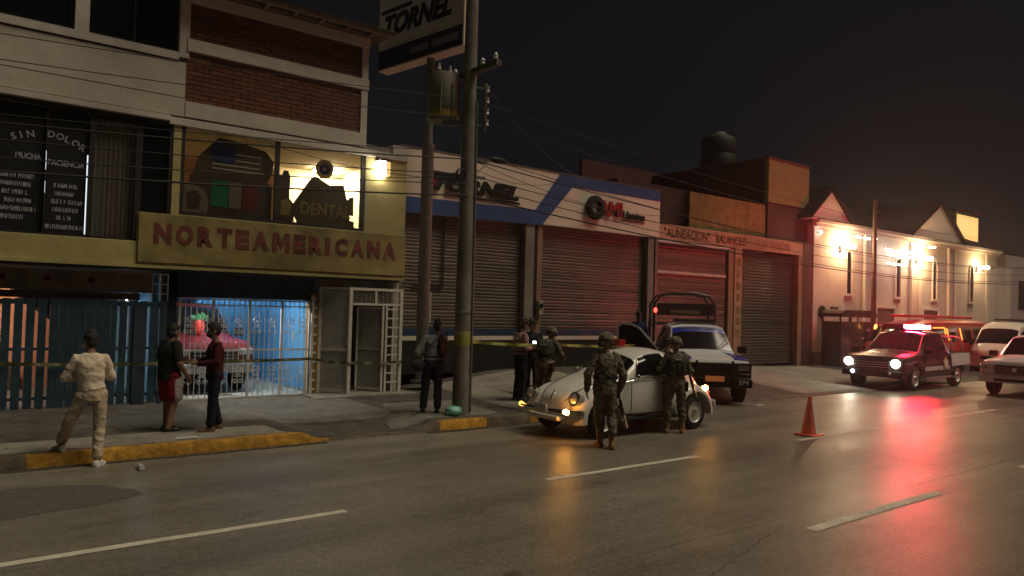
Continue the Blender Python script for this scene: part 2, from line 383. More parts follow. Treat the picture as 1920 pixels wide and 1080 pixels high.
def sstep(a, b, x):
    t = min(1, max(0, (x-a)/(b-a))); return t*t*(3-2*t)
HAZE = True
# ------------------------------------------------------------------ ground, road, kerb, sidewalk
def grid(name, x0, x1, y0, y1, nx, ny, fz, m, parent=None):
    vs = []; fs = []
    for j in range(ny+1):
        for i in range(nx+1):
            x = x0+(x1-x0)*i/nx; y = y0+(y1-y0)*j/ny; vs.append((x, y, fz(x, y)))
    for j in range(ny):
        for i in range(nx): a = j*(nx+1)+i; fs.append((a, a+1, a+nx+2, a+nx+1))
    me = bpy.data.meshes.new(name); me.from_pydata(vs, [], fs); return put(name, me, m, parent, smooth=180)
tag(grid('ground', -400, 700, -400, 700, 4, 4, lambda x, y: -.06, 'earth'), kind='structure', label='dark earth ground far beyond the street')
KERB_Y = 10.9
road = tag(grid('road', -80, 300, -14, KERB_Y+.02, 60, 8, lambda x, y: 0, 'road'), kind='structure', label='worn damp-looking grey street with painted lane lines')
def dash(x0, x1, y, w=.11, name='lane_dash'):
    b = MB(); n = 12; vs = []; fs = []
    for i in range(n+1):
        x = x0+(x1-x0)*i/n; a = random.uniform(-.006, .006); vs += [(x+random.uniform(-.01, .01), y-w/2+a, .004), (x+random.uniform(-.01, .01), y+w/2+a, .004)]
    for i in range(n): fs.append((2*i, 2*i+2, 2*i+3, 2*i+1))
    b.add(vs, fs); return b.build(name, 'road_paint', road)
for k in range(-2, 9): dash(.62+k*5.72-.15, .62+k*5.72+2.85, 7.16)
for k in range(-1, 7): dash(7.08+k*5.75, 7.08+k*5.75+2.95, 4.10, .13)
def strip(pts, w, name, m, z=.004):
    b = MB(); vs = []; fs = []
    for i, p in enumerate(pts):
        p = Vector((p[0], p[1], 0)); q = Vector((*pts[min(i+1, len(pts)-1)], 0))-Vector((*pts[max(i-1, 0)], 0)); q.normalize(); n = Vector((-q.y, q.x, 0))
        ww = w*random.uniform(.4, 1.3)/2; vs += [p+n*ww+Vector((0,0,z)), p-n*ww+Vector((0,0,z))]
    for i in range(len(pts)-1): fs.append((2*i, 2*i+1, 2*i+3, 2*i+2))
    return b.add(vs, fs).build(name, m, road)
def crackline(a, b, n, jit, w, m='crack', name='crack', z=.003):
    pts = []
    for i in range(n+1):
        t = i/n; pts.append((a[0]+(b[0]-a[0])*t+random.uniform(-jit, jit), a[1]+(b[1]-a[1])*t+random.uniform(-jit, jit)))
    return strip(pts, w, name, m, z)
crackline((4.9, 3.78), (7.0, 4.35), 40, .018, .009); crackline((9.9, 4.45), (18, 4.42), 60, .012, .012)
crackline((5.0, 3.72), (5.6, 3.50), 24, .012, .022); crackline((7.6, 2.2), (9.5, 3.0), 60, .012, .006); crackline((4.2, 4.55), (7.2, 4.5), 40, .012, .006)
crackline((1.0, 7.9), (3.6, 8.35), 40, .02, .005); crackline((8.5, 6.3), (9.4, 9.6), 40, .02, .005); crackline((2.2, 9.72), (4.4, 9.75), 40, .012, .005)
p = MB(); pts = [(-3.5, 8.35), (.6, 8.55), (1.45, 8.72), (1.92, 8.92), (1.86, 9.2), (1.62, 9.62), (1.1, 9.86), (.3, 9.95), (-3.5, 9.98)]
pp = []
for i_ in range(len(pts)):
    a_ = Vector((*pts[i_], 0)); c_ = Vector((*pts[(i_+1) % len(pts)], 0)); k_ = max(2, int((c_-a_).length/.05))
    for q_ in range(k_): e_ = a_.lerp(c_, q_/k_); e_ += Vector((noise.noise(e_*9), noise.noise(e_*9+Vector((7, 3, 0))), 0))*.035+Vector((noise.noise(e_*2.5), noise.noise(e_*2.5+Vector((3, 9, 0))), 0))*.05; pp.append((e_.x, e_.y, .003))
p.add(pp, [tuple(range(len(pp)))]).build('asphalt_patch', 'asphalt_patch', road)
def gutter(x0, x1):
    n = int((x1-x0)/.15); vs = []; fs = []
    for i in range(n+1):
        x = x0+(x1-x0)*i/n; w = .12+.10*abs(noise.noise(Vector((x*1.7, 3, 0))))+.08*noise.noise(Vector((x*.6, 8, 0)))
        vs += [(x, KERB_Y-max(.02, w), .0035), (x, KERB_Y+.01, .0035)]
    MB().add(vs, [(2*i, 2*i+2, 2*i+3, 2*i+1) for i in range(n)]).build('gutter_dirt', 'gutter', road)
gutter(-12, 4.9); gutter(6.7, 12)

def kz(x):
    low = sstep(4.45, 4.95, x)*(1-sstep(6.55, 7.05, x))
    low = max(low, sstep(10.3, 10.9, x))
    return .155-.13*low
def fzv(x):
    f = .16+(.5-.16)*sstep(8.7, 12.5, x); f = f+(.24-.5)*sstep(18, 26, x); return f
def zs(x, y):
    k = kz(x); d = sstep(11.0, 15.9, y)
    bumps = .012*noise.noise(Vector((x*.7, y*.7, 0)))*sstep(11.05, 11.6, y)
    return k+(fzv(x)-k)*d+bumps
tag(grid('pavement', -12, 60, KERB_Y+.16, 16.3, 288, 22, zs, 'sidewalk'), kind='structure', label='dark rough pavement between kerb and buildings')
tag(grid('far_pavement', 60, 300, KERB_Y+.16, 16.3, 20, 1, lambda x, y: .03, 'sidewalk'), kind='structure', label='pavement running on beyond the parked vehicles')
kerb = bpy.data.objects.new('kerb', None); col.objects.link(kerb); kerb['kind'] = 'structure'; kerb['label'] = 'yellow painted kerb with worn bare patches'; ORG[kerb] = Vector((0,0,0))
x = -12.0; i = 0
while x < 58:
    L = 1.0 if kz(x) > .1 or kz(x+1) > .1 else 2.0
    b = MB(); rings = []
    n = 14
    for k in range(n+1):
        xx = x+(L-.004)*k/n; z = kz(xx)+.010*noise.noise(Vector((xx*3.1, 0, 4)))-.02*max(0, noise.noise(Vector((xx*5.3, 7, 4)))-.25); y0 = KERB_Y+.016*noise.noise(Vector((xx*2.3, 5, 0)))+.02*max(0, noise.noise(Vector((xx*7, 1, 2)))-.2)
        rings.append([(xx, y0+.0, -.05), (xx, y0+.012, z-.03), (xx, y0+.04, z+.002), (xx, y0+.175, z+.006), (xx, y0+.175, -.05)])
    bare = kz(x+.5) < .1 or (x < 1.2 and i % 2 == 0) or (7.7 < x < 8.6)
    if 4.0 < x < 5.0 or 6.0 <= x <= 7.5: bare = False
    b.rings([[Vector(p) for p in r] for r in rings]); b.build('kerb_stone', 'kerb_bare' if bare else 'kerb_yellow', kerb, smooth=40)
    x += L; i += 1
# dark joints between pavement slabs, laid 6 mm proud as thin dirt-filled seams
def seam_line(a, b_, w=.016, n=24):
    vs = []; d = (Vector((*b_, 0))-Vector((*a, 0))).normalized(); nn = Vector((-d.y, d.x, 0))
    for i in range(n+1):
        q = Vector((*a, 0)).lerp(Vector((*b_, 0)), i/n)+nn*random.uniform(-.008, .008); q.z = zs(q.x, q.y)+.0055; ww = w*random.uniform(.5, 1.2)/2; vs += [q+nn*ww, q-nn*ww]
    MB().add(vs, [(2*i, 2*i+1, 2*i+3, 2*i+2) for i in range(n)]).build('pavement_joint', 'crack', pv)
pv = bpy.data.objects['pavement']
for k in range(-4, 15): seam_line((k*1.9+.4, 11.1), (k*1.9+.4, 14.9))
for y in (12.35, 13.6): seam_line((-8, y), (4.2, y), n=60); seam_line((7.2, y), (27, y), n=90)
# fine litter and grit lying against kerb and walls
b = MB()
for k in range(420):
    x = random.uniform(-3, 14); y = random.choice((KERB_Y-.12*random.random()-.02, random.uniform(11.1, 15.0), random.uniform(11.1, 12.2))); z = (zs(x, y)+.014 if y > KERB_Y+.16 else .006); s_ = random.uniform(.008, .035); a = random.random()*6.28
    b.add([(x+s_*math.cos(a+q*2.09), y+s_*math.sin(a+q*2.09), z+random.uniform(0, .01)) for q in range(3)]+[(x, y, z+s_*.4)], [(0, 1, 2), (0, 1, 3), (1, 2, 3), (2, 0, 3)])
tag(b.build('loose_litter', 'litter', None), 'scattered leaves and grit along kerb and pavement', kind='stuff')
# pale worn concrete ramps and slabs lying on the pavement
def slab(pts, m, name='concrete_slab', h=.012):
    b = MB(); n = 7; ctr = Vector((sum(p[0] for p in pts)/len(pts), sum(p[1] for p in pts)/len(pts), 0)); o2 = []
    for i in range(len(pts)):
        a = Vector((*pts[i], 0)); c = Vector((*pts[(i+1) % len(pts)], 0))
        for k in range(n): q = a+(c-a)*k/n; q += Vector((random.uniform(-.04, .04), random.uniform(-.04, .04), 0)); o2.append(q)
    rings = [[ctr+(q-ctr)*f for q in o2] for f in (.02, .3, .6, .85, .985, 1.0)]
    for k, r in enumerate(rings):
        for q in r: q.z = zs(q.x, q.y)+(h if k < 5 else -.02)
    b.rings(rings, cap=False); o = b.build(name, m, None, smooth=60); tag(o, kind='structure', label='worn concrete slab in the pavement'); return o
slab([(3.9, 12.6), (6.9, 12.3), (7.0, 15.3), (3.7, 15.3)], 'slab_pale'); slab([(6.2, 11.35), (8.6, 11.3), (8.9, 13.2), (7.2, 13.4)], 'slab_pale')
slab([(-3, 11.15), (4.4, 11.12), (4.3, 11.9), (-3, 12.1)], 'concrete'); slab([(9.2, 11.3), (13.6, 11.2), (13.4, 15.7), (9.6, 15.6)], 'concrete', h=.008)
slab([(19.0, 11.2), (26.5, 11.15), (26.5, 15.7), (19, 15.7)], 'concrete', h=.008)

# ------------------------------------------------------------------ yellow two-storey shop building on the left
FY = 15.0; GY = 15.5
bl = thing('shop_building', 'yellow and white dental shop building with brick panels and red lettering', 'building', (2, FY, 0))
def part(name, m, parent, *boxes, bevel=0):
    b = MB()
    for q in boxes: b.box(*q)
    return b.build(name, m, parent, bevel=bevel)
XL_ = -6.0
# side and back mass so that the block has depth
part('party_wall', 'white_plaster', bl, (8.35, 8.5, FY+.2, 24, .1, 5.70)); part('rear_wall', 'white_plaster', bl, (XL_, 8.5, 24, 24.2, 0, 8.0))
part('upper_side_wall', 'white_plaster', bl, (7.25, 7.44, FY+.2, 24, 5.7, 8.0)); part('roof_slab', 'concrete', bl, (7.0, 8.48, FY+.02, 24, 5.55, 5.685)); part('left_end_wall', 'white_plaster', bl, (XL_-.2, XL_, FY, 24, 0, 8))
# storey band with letters
part('yellow_band', 'yellow_paint', bl, (XL_, 8.5, FY, FY+.2, 2.72, 3.18), bevel=.01)
part('yellow_wall', 'yellow_paint', bl, (7.47, 8.5, FY, FY+.2, 3.18, 5.42), (3.49, 3.63, FY, FY+.2, 3.7, 5.42), (3.63, 7.47, FY, FY+.2, 3.18, 3.74))
part('letter_board', 'yellow_board', bl, (2.94, 8.5, FY-.05, FY-.002, 2.80, 3.72), bevel=.008)
part('band_drip', 'yellow_paint', bl, (XL_, 8.5, FY-.03, FY, 2.70, 2.76))
word = 'NORTEAMERICANA'; lx = 3.17
wid = {'I': .20, 'M': .42, 'N': .36, 'A': .37, 'T': .33, 'E': .31, 'R': .34, 'C': .34, 'O': .36}
tot = sum(wid[c] for c in word); k = (8.30-3.17)/(tot*1.0); 
for i, c in enumerate(word):
    w = wid[c]*k
    if c == 'M':
        x0 = lx+w*.08; W_ = w*.80; q_ = .30*W_; pts_ = [(0, 0), (q_*.85, 0), (q_*.85, .22), (W_/2, .05), (W_-q_*.85, .22), (W_-q_*.85, 0), (W_, 0), (W_, .385), (W_-q_, .385), (W_/2, .20), (q_, .385), (0, .385)]
        MB().prism([(x0+a_, 3.16+b_) for a_, b_ in pts_], FY-.058, FY-.0505).build('letter', 'red_letter', bl); lx += w; continue
    text('letter', c, 'red_letter', bl, w*(.5 if c == 'I' else .80), .385, face_y(lx+w*.08, FY-.05, 3.16+.0*i), ext=.008, bold=.03 if c == 'M' else .06); lx += w
# white spandrel zone and upper storey, left half
part('spandrel', 'white_plaster', bl, (XL_, 3.66, FY, FY+.2, 5.96, 6.63), bevel=.008)
part('window_sill', 'white_trim', bl, (XL_, 3.52, FY-.03, FY+.2, 6.66, 6.80)); part('shadow_joint', 'dark_frame', bl, (XL_, 3.68, FY+.03, FY+.2, 6.62, 6.665))
part('lower_spandrel', 'white_plaster', bl, (XL_, 3.66, FY-.02, FY+.2, 5.60, 5.94)); part('spandrel_joint', 'dark_frame', bl, (XL_, 3.66, FY+.02, FY+.2, 5.935, 5.965))
part('upper_post', 'white_trim', bl, (1.80, 2.02, FY-.02, FY+.2, 6.80, 8.2)); part('brick_edge_post', 'white_trim', bl, (3.52, 3.70, FY-.02, FY+.2, 6.72, 8.1), bevel=.006)
for x0, x1 in ((XL_, 1.80), (2.02, 3.52)):
    f = part('upper_window', 'dark_frame', bl, (x0, x1, FY+.10, FY+.14, 6.80, 6.86), (x0, x1, FY+.10, FY+.14, 8.1, 8.2), (x1-.06, x1, FY+.10, FY+.14, 6.8, 8.2), ((x0+x1)/2-.02, (x0+x1)/2+.02, FY+.10, FY+.14, 6.86, 8.1))
    part('pane', 'dark_glass', f, (x0, x1, FY+.145, FY+.155, 6.8, 8.2))
part('upper_lintel', 'white_trim', bl, (XL_, 3.7, FY-.01, FY+.2, 8.2, 8.45))
# brick panels with white trim
part('brick_backing', 'mortar', bl, (3.66, 7.30, FY+.05, FY+.2, 5.90, 7.95))
part('trim_band', 'white_trim', bl, (3.66, 7.46, FY-.05, FY+.2, 6.86, 7.10), bevel=.01)
part('top_trim', 'white_trim', bl, (3.70, 7.46, FY-.05, FY+.2, 7.80, 8.02), bevel=.01)
part('corner_post', 'white_trim', bl, (7.29, 7.44, FY-.03, FY+.2, 5.64, 6.86), (7.29, 7.44, FY-.03, FY+.2, 7.10, 7.80))
part('base_trim', 'white_plaster', bl, (3.66, 7.44, FY-.035, FY+.2, 5.60, 5.90), bevel=.008)
bmesh0 = None
for (z0, z1) in ((5.905, 6.855), (7.105, 7.795)):
    rows = int(round((z1-z0)/.0865)); rh = (z1-z0)/rows
    for r_ in range(rows):
        xx = 3.665-(.145 if r_ % 2 else 0)
        while xx < 7.28:
            a = max(xx, 3.665); c = min(xx+.283, 7.286)
            if c-a > .08:
                full = abs((c-a)-.283) < .002
                if full and bmesh0 is not None:
                    o = share(bmesh0, bl)
                else:
                    o = MB().box(-(c-a)/2, (c-a)/2, 0, .06, 0, rh-.013).build('brick', 'brick_0', None, bevel=0); o.parent = bl
                    if full: bmesh0 = o
                o.location = Vector(((a+c)/2, FY+.012+random.uniform(-.006, .006), z0+r_*rh+.006))-ORG[bl]
                o.material_slots[0].link = 'OBJECT'; o.material_slots[0].material = MATS['brick_%d' % random.choice((0, 0, 1, 2, 3))]
            xx += .295
# ledge over first-floor windows
part('window_ledge', 'white_trim', bl, (XL_, 3.40, FY-.10, FY+.2, 5.47, 5.57)); part('ledge_shadow_gap', 'dark_frame', bl, (XL_, 8.0, FY+.06, FY+.2, 5.57, 5.60))
part('dental_lintel', 'white_trim', bl, (3.40, 8.5, FY-.04, FY+.2, 5.42, 5.56), bevel=.008); part('parapet_block', 'white_trim', bl, (8.12, 8.5, FY-.02, FY+.2, 5.56, 5.76))
# first-floor left windows with lettered black film
f = part('first_floor_window', 'dark_frame', bl, (2.11, 2.19, FY+.02, FY+.10, 3.18, 5.47), (2.86, 2.97, FY+.02, FY+.10, 3.18, 5.47), (XL_, 3.49, FY+.02, FY+.10, 5.40, 5.47), (XL_, 3.49, FY+.02, FY+.10, 3.18, 3.22), (3.43, 3.49, FY+.02, FY+.1, 3.7, 5.47), (1.455, 1.475, FY+.02, FY+.1, 3.22, 5.4))
part('pane', 'film_black', f, (XL_, 1.455, FY+.105, FY+.115, 3.2, 5.4)); part('pane', 'film_black', f, (1.475, 2.085, FY+.105, FY+.115, 3.2, 5.4))
part('pane', 'pane_glass', f, (2.19, 2.86, FY+.105, FY+.113, 3.2, 5.4)); part('pane', 'dark_glass', f, (2.97, 3.43, FY+.105, FY+.113, 3.72, 5.4))
part('pillar', 'yellow_paint', bl, (2.92, 3.49, FY, FY+.2, 3.18, 3.72))
b = MB(); n = 30; vs = []; 
for i in range(n+1):
    x = 2.17+.72*i/n; vs += [(x, FY+.22+.02*math.sin(i*1.9), 3.2), (x, FY+.22+.02*math.sin(i*1.9+.3), 5.4)]
b.add(vs, [(2*i, 2*i+2, 2*i+3, 2*i+1) for i in range(n)]).build('curtain', 'curtain', bl, smooth=60)
part('curtain_rail', 'dark_frame', bl, (2.15, 2.9, FY+.2, FY+.24, 5.36, 5.42))
part('room_back_wall', 'dark_void', bl, (XL_, 3.6, FY+1.2, FY+1.3, 3.1, 5.6), (2.0, 2.08, FY+.3, FY+1.2, 3.1, 5.5))
part('light_slit', 'light_gap', bl, (2.092, 2.108, FY+.102, FY+.112, 3.24, 4.65), (1.462, 1.467, FY+.012, FY+.018, 4.30, 4.62), (1.462, 1.466, FY+.012, FY+.018, 3.9, 4.1))  # glowing strips stand in for room light leaking between the films
# lettering on the film: SIN DOLOR on an arc, MUCHA PACIENCIA below, then rows too small to read
def arc_text(body, xs, z0):
    for i, (c, x) in enumerate(zip(body, xs)):
        t = (x-1.42)/.62; z = z0-.20*t*t-(.05 if x > 1.4 else .02); a = -.55*t
        m_ = Matrix.Translation((x, FY+.104, z)) @ Matrix.Rotation(-a, 4, 'Y') @ face_y(0, 0, 0); text('film_letter', c, 'film_letter', bl, None, .115, m_, ext=.004, bold=.02)
arc_text('SIN', (.98, 1.10, 1.19), 4.87); arc_text('DOLOR', (1.48, 1.60, 1.73, 1.83, 1.95), 4.93)
text('film_word', 'MUCHA', 'film_letter', bl, .37, .10, face_y(1.03, FY+.104, 4.46), ext=.004, bold=.02); text('film_word', 'PACIENCIA', 'film_letter', bl, .56, .10, face_y(1.50, FY+.104, 4.40), ext=.004, bold=.02)
def scribble(x0, x1, z, h, m, y, parent, name='small_print'):
    b = MB(); x = x0
    while x < x1:
        w = random.uniform(.018, .034)
        if random.random() < .9:
            b.box(x, x+.010, y-.004, y, z, z+h); 
            if random.random() < .7: b.box(x+.010, x+w-.006, y-.004, y, z+h*random.choice((0, .4, .8)), z+h*random.choice((.2, .6, 1.0))+.001)
        x += w
    return tag(b.build(name, m, parent), kind='stuff')
for z, a, c in ((4.12, .72, 1.33), (3.98, .84, 1.28), (3.84, .86, 1.2), (3.70, .90, 1.26), (3.56, .7, 1.36), (3.42, .86, 1.18)): scribble(a, c, z, .075, 'film_letter', FY+.104, bl)
for z, a, c in ((4.02, 1.60, 1.96), (3.88, 1.62, 1.92), (3.74, 1.55, 2.04), (3.60, 1.58, 1.98), (3.46, 1.66, 1.86), (3.30, 1.50, 2.05)): scribble(a, c, z, .075, 'film_letter', FY+.104, bl)
# dental window: frame, panes and lit room with posters
f = part('dental_window', 'dark_frame', bl, (3.63, 3.70, FY+.01, FY+.09, 3.74, 5.42), (5.46, 5.54, FY+.01, FY+.09, 3.80, 5.42), (7.38, 7.47, FY+.01, FY+.09, 3.74, 5.42), (3.70, 7.38, FY+.01, FY+.09, 3.74, 3.80))
part('pane', 'pane_glass', f, (3.70, 5.46, FY+.05, FY+.058, 3.8, 5.42)); part('pane', 'pane_glass', f, (5.54, 7.38, FY+.05, FY+.058, 3.8, 5.42))
part('room_wall', 'room_cream', bl, (3.2, 8.34, FY+3.0, FY+3.1, 3.2, 5.55)); part('room_ceiling', 'room_cream', bl, (3.2, 8.34, FY+.21, FY+3.0, 5.46, 5.54)); part('room_side_wall', 'room_cream', bl, (8.24, 8.34, FY+.21, FY+3.0, 3.2, 5.455))
part('room_partition', 'room_pink', bl, (3.75, 6.2, FY+2.0, FY+2.06, 3.3, 5.2)); part('room_floor', 'dark_void', bl, (3.2, 8.34, FY+.21, FY+3.0, 3.15, 3.2)); part('room_left_wall', 'room_cream', bl, (3.1, 3.2, FY+.21, FY+3.0, 3.2, 5.46))
lamp = thing('ceiling_lamp', 'bright warm ceiling lamp inside the upper dental window', 'lamp', (7.7, FY+2.3, 5.38))
MB().box(7.35, 8.0, FY+2.2, FY+2.6, 5.40, 5.43).build('diffuser', 'tube_warm', lamp); MB().box(7.32, 8.03, FY+2.17, FY+2.63, 5.432, 5.458).build('housing', 'plastic_pale', lamp)
tl_ = tag(MB().box(3.30, 3.36, FY+1.0, FY+1.6, 4.25, 4.75).build('wall_lamp', 'lit_yellow', None, origin=(3.3, FY+1.3, 4.25)), 'small yellow lamp at the left edge of the dental window', 'lamp')
def poster(name, label, pts, y0, y1, m, decos=()):
    cx = sum(p[0] for p in pts)/len(pts); cz = min(p[1] for p in pts); t = thing(name, label, 'sign', (cx, y0, cz))
    MB().prism(pts, y0, y1).build('panel', m, t)
    for nm, dm, dp in decos: MB().prism(dp, y0-.012, y0-.002).build(nm, dm, t)
    return t
def rect(a, c, b, d): return [(a, b), (c, b), (c, d), (a, d)]
st = [('stripe', 'flag_white', rect(4.72, 5.25, 5.05+0-.0, 5.085)), ('stripe', 'flag_white', rect(4.72, 5.22, 4.93, 4.96)), ('stripe', 'flag_white', rect(4.27, 5.2, 4.82, 4.85)), ('stripe', 'flag_white', rect(4.27, 5.3, 4.73, 4.76)), ('canton', 'flag_blue', rect(4.27, 4.70, 4.88, 5.23))]
poster('flag_poster', 'angular dark poster with striped flag in the left dental pane', [(3.90, 4.52), (4.02, 4.95), (4.38, 5.36), (4.65, 5.35), (5.32, 5.22), (5.50, 5.02), (5.48, 4.82), (5.38, 4.58)], FY+.24, FY+.28, 'poster_dark', st)
tri = [('green_bar', 'poster_green', rect(4.25, 4.58, 3.98, 4.50)), ('white_bar', 'poster_tan', rect(4.60, 4.84, 3.98, 4.50)), ('red_bar', 'flag_red', rect(4.86, 5.16, 3.98, 4.50))]
poster('flag_bars_poster', 'poster with green, pale and dark red bars low in left pane', [(3.85, 3.82), (5.46, 3.82), (5.46, 4.52), (5.2, 4.60), (3.85, 4.56)], FY+.19, FY+.22, 'poster_brown', tri)
poster('tan_poster', 'brown rounded poster at the foot of the left dental pane', [(3.72, 3.82), (4.18, 3.82), (4.2, 4.1), (4.1, 4.3), (3.9, 4.36), (3.72, 4.38)], FY+.14, FY+.17, 'poster_tan', [('tooth_shape', 'poster_brown', [(3.82, 3.9), (4.02, 3.9), (4.06, 4.15), (3.95, 4.25), (3.8, 4.2)])])
dt = poster('dental_poster', 'house shaped dental poster with gold lettering in right pane', [(5.90, 4.15), (6.32, 4.80), (6.42, 4.86), (6.75, 4.70), (7.07, 4.74), (7.18, 4.35), (7.24, 3.98), (7.34, 3.95), (7.34, 3.82), (6.05, 3.82)], FY+.24, FY+.28, 'poster_dark')
text('lettering', 'DENTAL', 'poster_gold', dt, 1.15, .27, face_y(6.10, FY+.237, 4.02), ext=.01, bold=.02)
em = thing('round_emblem', 'round gold-rimmed emblem with dark blue centre above the dental poster', 'sign', (6.63, FY+.3, 4.83))
MB().lathe([(.205, 0), (.205, .03), (.12, .03), (.12, 0), (.205, 0)], 28, (6.63, FY+.27, 5.04), 'y').build('rim', 'emblem_gold', em); MB().lathe([(.002, 0), (.122, 0), (.122, .02), (.002, .02)], 28, (6.63, FY+.275, 5.04), 'y').build('disc', 'flag_blue', em); MB().lathe([(.002, 0), (.05, 0), (.05, .01), (.002, .01)], 8, (6.62, FY+.262, 5.04), 'y').build('shield', 'emblem_gold', em)
poster('figure_cutout', 'dark cut-out figure standing against the window mullion', [(5.56, 3.82), (5.92, 3.82), (5.96, 4.1), (5.88, 4.25), (5.82, 4.3), (5.83, 4.75), (5.78, 4.88), (5.7, 4.88), (5.66, 4.78), (5.56, 4.78)], FY+.16, FY+.2, 'poster_brown', [('gold_patch', 'poster_gold', [(5.64, 3.95), (5.84, 3.95), (5.88, 4.15), (5.78, 4.3), (5.64, 4.25)])])
poster('box_cutout', 'small dark box standing at the right of the dental poster', [(7.20, 4.1), (7.37, 4.1), (7.37, 4.52), (7.28, 4.5), (7.2, 4.4)], FY+.34, FY+.4, 'poster_dark')
wl = thing('wall_lamp', 'glowing square wall lamp on the yellow wall beside dental window', 'lamp', (7.85, FY, 4.98))
MB().box(7.72, 7.88, FY-.16, FY-.005, 4.99, 5.33).build('lit_glass', 'lamp_white', wl); MB().box(7.882, 7.99, FY-.16, FY-.005, 5.02, 5.33).build('amber_side', 'lit_yellow', wl); MB().box(7.70, 8.0, FY-.18, FY-.003, 5.332, 5.36).build('cap', 'dark_frame', wl)
# corrugated roof over the brick storey
rf = MB(); n = 150; vs = []; 
for i in range(n+1):
    x = 2.9+5.0*i/n; dz = .018*math.cos(i*math.pi); vs += [(x, FY-.52, 8.12+dz+.0), (x, FY+9, 8.55+dz)]
fs = [(2*i, 2*i+2, 2*i+3, 2*i+1) for i in range(n)]
rf.add(vs, fs); k0 = len(rf.v); rf.add([v-Vector((0,0,.012)) for v in vs] if False else [Vector(v)-Vector((0,0,.012)) for v in vs], fs)
roof = rf.build('roof', 'roof_sheet', bl, smooth=30)
part('roof_beam', 'roof_eave', roof, (2.9, 7.85, FY-.46, FY-.38, 8.03, 8.10)); part('roof_fascia', 'roof_eave', roof, (3.7, 7.46, FY-.04, FY+.1, 8.03, 8.11))
for i in range(7): part('rafter', 'roof_eave', roof, (3.9+i*.58, 3.96+i*.58, FY-.38, FY-.045, 8.035, 8.095))
# ground floor: dark blue lintel, board strip, piers, two lit rooms behind
part('lintel', 'dark_blue_paint', bl, (3.62, 6.58, GY, GY+.2, 2.18, 2.72)); part('soffit', 'dark_blue_paint', bl, (XL_, 8.5, FY+.2, GY+.2, 2.66, 2.72)); part('blue_pier', 'dark_blue_paint', bl, (3.50, 3.78, GY, GY+.25, .1, 2.66))
part('awning_board', 'board_grey', bl, (XL_, 3.30, GY-.12, GY-.06, 2.24, 2.60)); part('awning_rail', 'poster_brown', bl, (XL_, 3.1, GY-.10, GY-.04, 2.10, 2.22))
for i in range(9): MB().lathe([(.002, -.02), (.055, -.02), (.055, 0)], 10, (-3.2+i*.68+.05*random.random(), GY-.12, 2.44), 'y').build('awning_rosette', 'bag_maroon', bl, smooth=40)
gl = part('lattice', 'cage_white', bl, (3.30, 3.60, GY-.10, GY-.08, 2.59, 2.61), (3.30, 3.60, GY-.10, GY-.08, 2.40, 2.42), (3.30, 3.60, GY-.10, GY-.08, 2.22, 2.24), (3.30, 3.32, GY-.10, GY-.08, 2.1, 2.6), (3.44, 3.46, GY-.10, GY-.08, 2.1, 2.6), (3.58, 3.60, GY-.10, GY-.08, 2.1, 2.6))
part('entrance_lintel', 'board_grey', bl, (6.58, 8.5, GY, GY+.2, 2.5, 2.66)); part('ochre_pier', 'ochre_wall', bl, (6.50, 6.66, GY-.12, GY+.2, .1, 2.35)); part('right_pier', 'ochre_wall', bl, (8.28, 8.46, GY-.10, GY+.2, .1, 2.5))
part('entrance_back', 'ochre_wall', bl, (6.79, 8.34, GY+1.6, GY+1.7, .1, 2.66)); part('entrance_floor', 'concrete', bl, (6.6, 8.35, GY-.2, GY+1.6, .12, .19))
# garage room
part('garage_back', 'garage_blue', bl, (3.3, 8.6, GY+4.4, GY+4.5, .1, 2.7)); part('garage_right', 'garage_blue', bl, (6.66, 6.78, GY+.2, GY+4.4, .1, 2.66)); part('garage_left', 'garage_blue', bl, (3.38, 3.48, GY+.2, GY+4.4, .1, 2.66))
part('garage_ceiling', 'white_plaster', bl, (3.48, 6.66, GY+.2, GY+4.4, 2.56, 2.66)); part('garage_floor', 'cream_floor', bl, (3.48, 6.66, GY-.05, GY+4.4, .10, .165))
b = MB(); b.prism([(GY+2.2, 2.56), (GY+4.39, 2.56), (GY+4.39, .75), (GY+4.1, .75)], 4.85, 6.655, 'yz'); b.build('stair_underside', 'garage_blue', bl)
sw = tag(MB().box(6.645, 6.658, GY+1.2, GY+1.32, 1.25, 1.42).build('light_switch', 'plastic_pale', None, origin=(6.65, GY+1.26, 1.25)), 'white light switch on the blue garage wall', 'switch')
for x, y in ((5.25, GY+.62),):
    t = thing('ceiling_tube', 'white fluorescent tube under the garage ceiling above the red pickup', 'lamp', (x, y, 2.5))
    MB().tube([(x-.5, y, 2.49), (x+.5, y, 2.49)], .018, 8).build('tube', 'tube_white', t); MB().box(x-.55, x+.55, y-.04, y+.04, 2.515, 2.555).build('fitting', 'plastic_pale', t)
# salmon room behind the slat fence
part('salmon_back', 'salmon', bl, (XL_, 3.38, GY+3.4, GY+3.5, .1, 2.7)); part('salmon_ceiling', 'white_plaster', bl, (XL_, 3.38, GY+.25, GY+3.4, 2.56, 2.66)); part('salmon_floor', 'concrete', bl, (XL_, 3.38, GY-.05, GY+3.4, .1, .165))
b = MB(); b.prism([(1.3, 2.5), (1.3, 2.2), (3.3, .6), (3.36, .6), (3.36, 2.5)], GY+2.4, GY+3.39); b.build('stair_flight', 'dark_void', bl)
part('inner_partition', 'dark_blue_paint', bl, (1.85, 3.38, GY+1.4, GY+1.5, .16, 2.56))
t = thing('ceiling_tube', 'fluorescent tube in the salmon room behind the slat fence', 'lamp', (.2, GY+2.6, 2.5)); MB().tube([(-.4, GY+2.2, 2.49), (.6, GY+2.2, 2.49)], .018, 8).build('tube', 'tube_salmon', t); MB().box(-.45, .65, GY+2.16, GY+2.24, 2.515, 2.555).build('fitting', 'plastic_pale', t)
